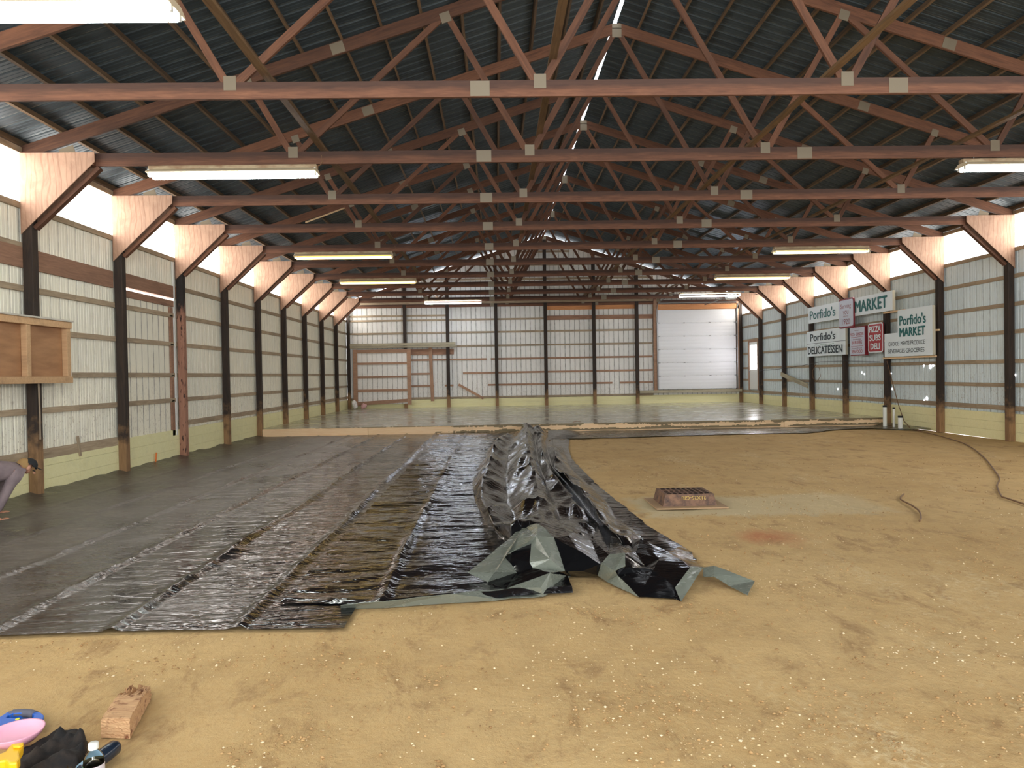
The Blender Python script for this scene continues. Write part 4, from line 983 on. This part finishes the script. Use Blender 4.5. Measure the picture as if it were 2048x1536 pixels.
for s_, (hp, hd) in enumerate(((9, ha), (12, hal))):
    pn = len(P_); palm = hd + ax*.06; palm.z = .022; P_.append((*palm, .034, .013)); E_.append((hp, pn))
    for f in range(5):
        off = side*((f-2)*.019); ln = (.055, .075, .08, .075, .06)[f]
        if f == 0: off = side*-.045; a = palm - ax*.02 + off*.8; b = a + ax*.03 - side*.015
        else: a = palm + ax*.035 + off; b = a + ax*ln*.5 + Vector((0, 0, .006))
        c = b + ax*ln*.45; c.z = .012
        i = len(P_); P_ += [(*a, .0095), (*b, .009), (*c, .008)]; E_ += [(pn, i), (i, i+1), (i+1, i+2)]
for sd in (-1, 1):
    hip = pel + side*(.09*sd); kn = Vector((pel.x+ax.x*.10, pel.y+ax.y*.10, .075)) + side*(.12*sd); an = kn - ax*.40; an.z = .06; to_ = an - ax*.10; to_.z = .035
    i = len(P_); P_ += [(*hip, .085), (*kn, .058), (*an, .042), (*to_, .035)]; E_ += [(0, i), (i, i+1), (i+1, i+2), (i+2, i+3)]
legs = P_[-8:]
body = skin('body', P_, E_, SKN, r)
skin('shirt', [(*pel, .15), (*spi, .155), (*che, .155), (*(sh+ax*.03), .085), (*shr, .085), (*(shr.lerp(el, .5)), .066), (*el, .060), (*(el.lerp(ha, .75)), .044), (*shl, .085), (*ell, .060), (*(ell.lerp(hal, .75)), .044)],
     [(0, 1), (1, 2), (2, 3), (2, 4), (4, 5), (5, 6), (6, 7), (2, 8), (8, 9), (9, 10)], SHRT, r)
tp = [(*pel, .16)]; te = []
for q in (0, 4):
    i = len(tp); tp += [(*legs[q][:3], .105), (*legs[q+1][:3], .072), (*legs[q+2][:3], .055)]; te += [(0, i), (i, i+1), (i+1, i+2)]
skin('trousers', tp, te, PNT, r)
bt = MB()
for q in (0, 4):
    a = Vector(legs[q+2][:3]); b = Vector(legs[q+3][:3]); bt = MB(); bt.tube([a, a.lerp(b, .5), b, b-ax*.06], [.055, .056, .05, .03], 12); bt.build('shoe', M_black, r, True)
# head details: hair at the back, cap on the crown and brow, nose and ears
def blob(name, c, rx, ry, rz_, mat, d1, cut=None, seg=3):
    bm = bmesh.new(); bmesh.ops.create_icosphere(bm, subdivisions=seg, radius=1)
    X = Vector(d1).normalized(); Y = Vector((0, 0, 1)).cross(X).normalized(); Z = X.cross(Y)
    if cut: bmesh.ops.delete(bm, geom=[v for v in bm.verts if cut(v.co)], context='VERTS')
    for v in bm.verts: v.co = Vector(c) + X*(v.co.x*rx) + Y*(v.co.y*ry) + Z*(v.co.z*rz_)
    bmesh.ops.transform(bm, matrix=wm(r).inverted(), verts=bm.verts)
    me = bpy.data.meshes.new(name); bm.to_mesh(me); bm.free(); me.materials.append(mat)
    for p in me.polygons: p.use_smooth = True
    o = bpy.data.objects.new(name, me); COL.objects.link(o); o.parent = r; return o
fd = Vector((ax.x*.75, ax.y*.75, -.65)).normalized()      # where the face looks: forward and down
cr_ = Vector((ax.x*.65, ax.y*.65, .75)).normalized()
blob('hair', hc+Vector((0, 0, .012)), .112, .088, .092, HAIR, fd, lambda c: c.x > .15 or c.z < -.45)
blob('cap', hc+cr_*.006+ax*.02, .108, .094, .100, CAPM, cr_, lambda c: c.x < .12)
bk = hc+fd*.075+cr_*.055; bm_ = MB(); bm_.bar(bk-fd*.02, bk+fd*.075+cr_*.01, .13, .008, cr_); bm_.build('cap_brim', CAPM, r)
blob('nose', hc+fd*.112-Vector((0, 0, .012)), .02, .012, .014, SKN, fd, None, 2)
for sd in (-1, 1): blob('ear', hc+side*(.090*sd)+fd*.01, .022, .010, .03, SKN, fd, None, 2)
for sd in (-1, 1): blob('eye', hc+side*(.032*sd)+fd*.098+cr_*.012, .01, .012, .008, M_black, fd, None, 2)
# ---------------------------------------------------------------- things in the near left corner
def Z8(a, b, z=0.): return onZ(a/6.206, 1330+b/6.206, z)
# broken block of timber
m = MT('splintered_wood'); nn = m.noise(m.coord((3, 30, 30)), 3, 6, .7); n2 = m.noise(m.coord((6, 6, 6)), 4, 4)
m.base(m.mix(m.rng(nn, .35, .65), srgb(176, 128, 88), srgb(212, 170, 124))); m.base(m.mix(m.rng(n2, .55, .7), m.mix(m.rng(nn, .35, .65), srgb(186, 140, 98), srgb(216, 176, 130)), srgb(128, 78, 48))).set(Roughness=.85); m.bump(nn, .01, .8)
a = Z8(1255, 905); b = Z8(1600, 905); fwd = Vector((.04, .42, 0)); 
r = empty('wood_block', (a+b)/2, 'broken chunk of splintered brown timber lying on the dirt', 'wood block')
bm = bmesh.new(); NXs, NYs, NZs = 12, 26, 6
dirx = (b-a); wid = .145; dirx = Vector((1, -.12, 0)).normalized(); diry = Vector((-.25, 1, 0)).normalized()
bmesh.ops.create_cube(bm, size=1); bmesh.ops.subdivide_edges(bm, edges=bm.edges[:], cuts=14, use_grid_fill=True)
for v in bm.verts:
    x, y, z = v.co.x+.5, v.co.y+.5, v.co.z+.5
    p = dirx*(x*wid) + diry*(y*.42) + Vector((0, 0, z*.095))
    brk = sm(.5, 1, y)
    p.z += -brk*.04*z*(1+1.8*noise.noise(Vector((x*9, y*3, 0)))) + brk*.02*z*noise.noise(Vector((x*25, y*5, 2)))
    p += diry*(brk*.09*noise.noise(Vector((x*14, z*9, 5)))) + dirx*(.006*noise.noise(Vector((y*12, z*7, 1))))
    if y < .02: p += diry*(.006*noise.noise(Vector((x*30, z*18, 3))))
    if x < .02 or (z > .98 and x < .2): p.z -= .012*(1-x*5)*(1 if z > .9 else 0)
    v.co = p + (a-((a+b)/2)) + Vector((0, 0, .001))
me = bpy.data.meshes.new('timber'); bm.to_mesh(me); bm.free(); me.materials.append(m.m)
o = bpy.data.objects.new('timber', me); COL.objects.link(o); o.parent = r
# blue handsaw handle
BLUE = flat('blue_plastic', srgb(30, 98, 196), .4); GRIP = flat('grey_rubber_grip', srgb(92, 92, 104), .7)
r = empty('hand_saw', Z8(250, 690), 'blue handled hand saw with grey grip and a yellow dot, at the left edge', 'saw')
outer = [(-120, 700), (0, 640), (90, 582), (250, 562), (400, 566), (505, 588), (545, 622), (530, 685), (470, 742), (330, 775), (190, 790), (0, 800), (-120, 830)]
hole = [(80, 655), (105, 618), (170, 596), (300, 590), (400, 604), (425, 630), (400, 655), (330, 668), (240, 662), (150, 652)]
def ringmesh(name, out, inn, z0, z1, mat):
    from mathutils.geometry import delaunay_2d_cdt
    O = [Z8(*p, z1) for p in out]; I = [Z8(*p, z1) for p in inn]; n, k = len(O), len(I)
    P2 = [Vector((p.x, p.y)) for p in O+I]; ed = [(i, (i+1) % n) for i in range(n)]+[(n+i, n+(i+1) % k) for i in range(k)]
    v2, e2, f2, ov, _, _ = delaunay_2d_cdt(P2, ed, [], 0, 1e-6)
    def inside(q, poly):
        c = False
        for i in range(len(poly)):
            a, b = poly[i], poly[i-1]
            if (a.y > q.y) != (b.y > q.y) and q.x < (b.x-a.x)*(q.y-a.y)/(b.y-a.y)+a.x: c = not c
        return c
    f2 = [f for f in f2 if (lambda c: inside(c, O) and not inside(c, I))(sum((v2[i] for i in f), Vector((0, 0)))/len(f))]
    N = len(v2); vs = [(v.x, v.y, z1) for v in v2]+[(v.x, v.y, z0) for v in v2]
    fs = [tuple(f) for f in f2]+[tuple(N+i for i in reversed(f)) for f in f2]
    bd = {}
    for f in f2:
        for i in range(len(f)):
            e = (f[i], f[(i+1) % len(f)]); bd[e] = 1
    for (a, b) in bd:
        if (b, a) not in bd: fs.append((b, a, N+a, N+b))
    return bevel(mk(name, vs, fs, mat, r), .004, 2)
ringmesh('handle', outer, hole, .004, .036, BLUE)
mb = MB(); mb.tube([Z8(120, 630, .022), Z8(170, 606, .024), Z8(290, 598, .024), Z8(385, 606, .024), Z8(430, 625, .022)], .021, 10); mb.build('grip', GRIP, r, True)
c = Z8(218, 672, .037); MB().lathe([(.010, 0), (.010, .002), (0, .003)], c, 16).build('button', flat('yellow_dot', srgb(226, 224, 60), .5), r)
c = Z8(290, 745, .037); MB().lathe([(.010, 0), (.009, .003), (0, .004)], c, 16).build('screw', M_white, r)
v_ = [Z8(90, 735, .012), Z8(95, 790, .012), Z8(-900, 900, .012), Z8(-900, 700, .012)]
mk('blade', [*v_, *[(p.x, p.y, .010) for p in v_]], BF, M_steel, r)
# pink round lid
r = empty('pink_dish', onZ(33, 1482, .037), 'round pale pink plastic dish beside the blue saw', 'dish')
PINK = flat('pink_plastic', srgb(244, 178, 200), .45)
o = MB().lathe([(0, .020), (.07, .022), (.092, .030), (.105, .048), (.112, .050), (.112, .046), (.100, .026), (.078, .003), (0, .003)], n=40).build('dish_shell', PINK, r, True, M=Matrix.Translation(r.location))
# black crumpled cloth
r = None
m = MT('black_cloth'); nn = m.noise(m.coord(kind='World'), 14, 5, .7)
m.base(m.mix(m.rng(nn, .4, .72), srgb(18, 17, 17), srgb(50, 40, 32))).set(Roughness=.9); m.bump(nn, .01, .6)
c0 = Z8(780, 1130); vs = []; NX, NY = 44, 36
pk = [(Z8(745, 745, .13), .13, .05), (Z8(990, 770, .12), .12, .055), (Z8(860, 830, .10), .10, .09), (Z8(620, 900, .10), .10, .07), (Z8(450, 1010, .09), .09, .07), (Z8(1040, 930, .09), .09, .05), (Z8(780, 1050, .10), .10, .12), (Z8(560, 1180, .08), .08, .1), (Z8(900, 1200, .08), .08, .1), (Z8(250, 1200, .06), .06, .07)]
outl = [Z8(*p) for p in ((60, 1290), (260, 1090), (480, 1000), (640, 880), (730, 830), (800, 860), (870, 860), (1000, 830), (1060, 900), (1110, 1010), (1080, 1200), (1000, 1330), (700, 1420), (300, 1450))]
xa = min(p.x for p in outl); xb_ = max(p.x for p in outl); ya = min(p.y for p in outl); yb = max(p.y for p in outl)
def segd(q, a, b):
    ab = b-a; t = max(0, min(1, (q-a).dot(ab)/ab.length_squared)); return (q-a-ab*t).length
fs = []; vid = {}
NX, NY = 60, 60
def ins(q, poly):
    c = False
    for i in range(len(poly)):
        a, b = poly[i], poly[i-1]
        if (a.y > q.y) != (b.y > q.y) and q.x < (b.x-a.x)*(q.y-a.y)/(b.y-a.y)+a.x: c = not c
    return c
for j in range(NY+1):
    for i in range(NX+1):
        q = Vector((lerp(xa, xb_, i/NX), lerp(ya, yb, j/NY), 0))
        if not ins(q, outl): continue
        d = min(segd(q, outl[k-1], outl[k]) for k in range(len(outl)))
        z = .03*sm(0, .02, d)
        for p, h, w2 in pk: z = max(z, h*max(0, 1-math.hypot(q.x-p.x, q.y-p.y)/(w2*1.5)))
        z = z*sm(-.004, .02, d) + .012*noise.noise(Vector((q.x*22, q.y*22, 1)))*sm(0, .03, d)
        vid[i, j] = len(vs); vs.append((q.x, q.y, max(.004, z)))
for j in range(NY):
    for i in range(NX):
        f = [vid.get(k) for k in ((i, j), (i+1, j), (i+1, j+1), (i, j+1))]
        if None not in f: fs.append(tuple(f))
o = mk('cloth_bundle', vs, fs, m.m, None, True); tag(o, 'crumpled black cloth heap behind the water bottle', 'cloth')
# yellow tool
r = empty('yellow_tool', Z8(150, 1250), 'yellow plastic tool body with a cream end lying against the black cloth', 'tool')
YLW = flat('yellow_plastic', srgb(238, 186, 24), .4); CRM = flat('cream_plastic', srgb(232, 216, 168), .5)
def slab3(name, pts, z1, z0, mat):
    t_ = [Z8(*p, z1) for p in pts]; n = len(t_); b_ = [Vector((p.x, p.y, z0)) for p in t_]
    return bevel(mk(name, [*t_, *b_], [tuple(reversed(range(n))), tuple(range(n, 2*n))]+[(i, (i+1) % n, (i+1) % n+n, i+n) for i in range(n)], mat, r), .008, 2)
slab3('housing', [(-60, 1120), (60, 1070), (110, 1010), (150, 970), (290, 955), (285, 1010), (240, 1080), (250, 1150), (210, 1210), (110, 1220), (60, 1180), (-60, 1200)], .165, .125, YLW)
slab3('nozzle', [(150, 975), (230, 965), (295, 945), (290, 985), (240, 1010), (160, 1005)], .178, .166, YLW)
mb = MB(); mb.tube([Z8(20, 1190, .13), Z8(-10, 1300, .10), Z8(-30, 1420, .06)], [.017, .022, .024], 14); mb.build('cream_end', CRM, r, True)
slab3('foot', [(40, 1150), (200, 1150), (200, 1240), (40, 1240)], .124, .004, YLW)
# dark blue bottle lying down
r = empty('dark_bottle', Z8(1300, 1200), 'glossy dark blue bottle lying on the dirt behind the clear bottle', 'bottle')
t0, t1 = Z8(1440, 1010, .036), Z8(1020, 1330, .036)
MB().tube([t0.lerp(t1, t) for t in (-.05, -.02, .06, .3, .6, .85, 1)], [.010, .024, .034, .035, .035, .034, .03], 18).build('bottle_body', flat('navy_gloss', srgb(28, 40, 56), .18), r, True)
q0 = t0.lerp(t1, .60); q1 = t0.lerp(t1, .98); MB().tube([q0, q1], .0362, 18).build('pale_band', flat('dusty_blue', srgb(112, 140, 156), .5), r, True)
# clear water bottle
c = onZ(187, 1600); c = onY(187, 1500, 2.80); c.z = 0; r = empty('water_bottle', c, 'clear plastic water bottle with white cap and green label, at the bottom edge', 'bottle')
Mb = Matrix.Translation(c)
m = MT('clear_pet'); m.set(Base_Color=(.93, .97, .97, 1), Roughness=.06, Transmission_Weight=1.0, IOR=1.08); M_pet = m.m
MB().lathe([(0, .004), (.030, .001), (.038, .010), (.038, .06), (.0365, .066), (.038, .072), (.038, .160), (.0365, .176), (.029, .194), (.018, .208), (.0135, .214), (.0135, .222)], n=32).build('bottle_body', M_pet, r, True, M=Mb)
MB().lathe([(0, .008), (.033, .008), (.0345, .02), (.0345, .12), (.0345, .168), (0, .168)], n=28).build('water', flat('water', (.86, .92, .92, 1), .03, 0, Transmission_Weight=1.0, IOR=1.15), r, True, M=Mb)
MB().lathe([(.0185, .217), (.0188, .221), (.0188, .238), (.017, .241), (0, .2415)], n=28).build('cap', M_white, r, True, M=Mb)
m = MT('printed_label'); x_ = m.xyz('Object'); ang = m.math('ARCTAN2', x_[1], x_[0])
g1 = m.rng(m.math('ABSOLUTE', m.math('SUBTRACT', x_[2], .114)), .037, .038); g2 = m.rng(m.math('ABSOLUTE', m.math('ADD', ang, 2.05)), .32, .34, 1, 0)
colr = m.mix(g2, srgb(206, 212, 206), srgb(236, 214, 164)); colr = m.mix(m.rng(m.math('ABSOLUTE', m.math('ADD', ang, 1.62)), .22, .24, 1, 0), colr, srgb(214, 226, 214)); colr = m.mix(g1, colr, srgb(44, 132, 62))
colr = m.mix(m.rng(ang, -1.25, -1.23), colr, srgb(196, 190, 196)); m.base(colr).set(Roughness=.4)
MB().lathe([(.0386, .070), (.0386, .158)], n=40).build('label', m.m, r, True, M=Mb)
# ---------------------------------------------------------------- loose grit on the dirt
def bare(x, y):
    if y > 18: return False
    if x < -1.0 and y > 4.6: return False
    if x < 1.85 and y > 5.0: return False
    return True
def grit(name, n, rmin, rmax, mat, label, ymax, clump, seed):
    rnd = random.Random(seed); vs = []; fs = []
    base = [(1, 0, 0), (0, 1, 0), (-1, 0, 0), (0, -1, 0), (0, 0, 1), (0, 0, -1)]
    bf = [(0, 1, 4), (1, 2, 4), (2, 3, 4), (3, 0, 4), (1, 0, 5), (2, 1, 5), (3, 2, 5), (0, 3, 5)]
    k = 0; tries = 0
    while k < n and tries < n*60:
        tries += 1; y = 2.2 + (ymax-2.2)*rnd.random()**1.9; x = rnd.uniform(-.80, .80)*y + .1
        if not bare(x, y) or x > XR-.2 or (1.8 < x < 2.95 and 8.2 < y < 9.4) or (x < -1.3 and y < 3.9): continue
        if noise.noise(Vector((x*clump, y*clump, seed))) + .5*noise.noise(Vector((x*clump*3, y*clump*3, seed))) < .12 and rnd.random() > .14: continue
        s_ = rmin+(rmax-rmin)*rnd.random()**3; a = rnd.random()*6.28; b = len(vs); ca, sa = math.cos(a), math.sin(a)
        jj = [rnd.uniform(.6, 1.3) for _ in base]; f2 = rnd.uniform(.4, .75)
        for q, j in zip(base, jj): vs.append((x+(q[0]*ca-q[1]*sa)*s_*j, y+(q[0]*sa+q[1]*ca)*s_*j, .001+s_*f2*.5+q[2]*s_*j*f2))
        fs += [tuple(b+i for i in f) for f in bf]; k += 1
    o = mk(name, vs, fs, mat, None, True); tag(o, label, 'grit', None, 'stuff')
m = MT('dirt_crumb'); m.base(m.mix(m.rng(m.noise(m.coord(kind='World'), 6, 2), .35, .65), srgb(150, 116, 74), srgb(190, 154, 104))).set(Roughness=.95)
grit('dirt_crumbs', 9000, .003, .013, m.m, 'brown crumbs of soil scattered over the packed dirt', 13, 1.3, 3)
m = MT('pale_grit'); m.base(m.mix(m.rng(m.noise(m.coord(kind='World'), 8, 2), .35, .65), srgb(206, 180, 134), srgb(232, 214, 176))).set(Roughness=.9)
grit('pale_pebbles', 2600, .003, .011, m.m, 'pale pebbles scattered over the packed dirt', 13, .8, 9)
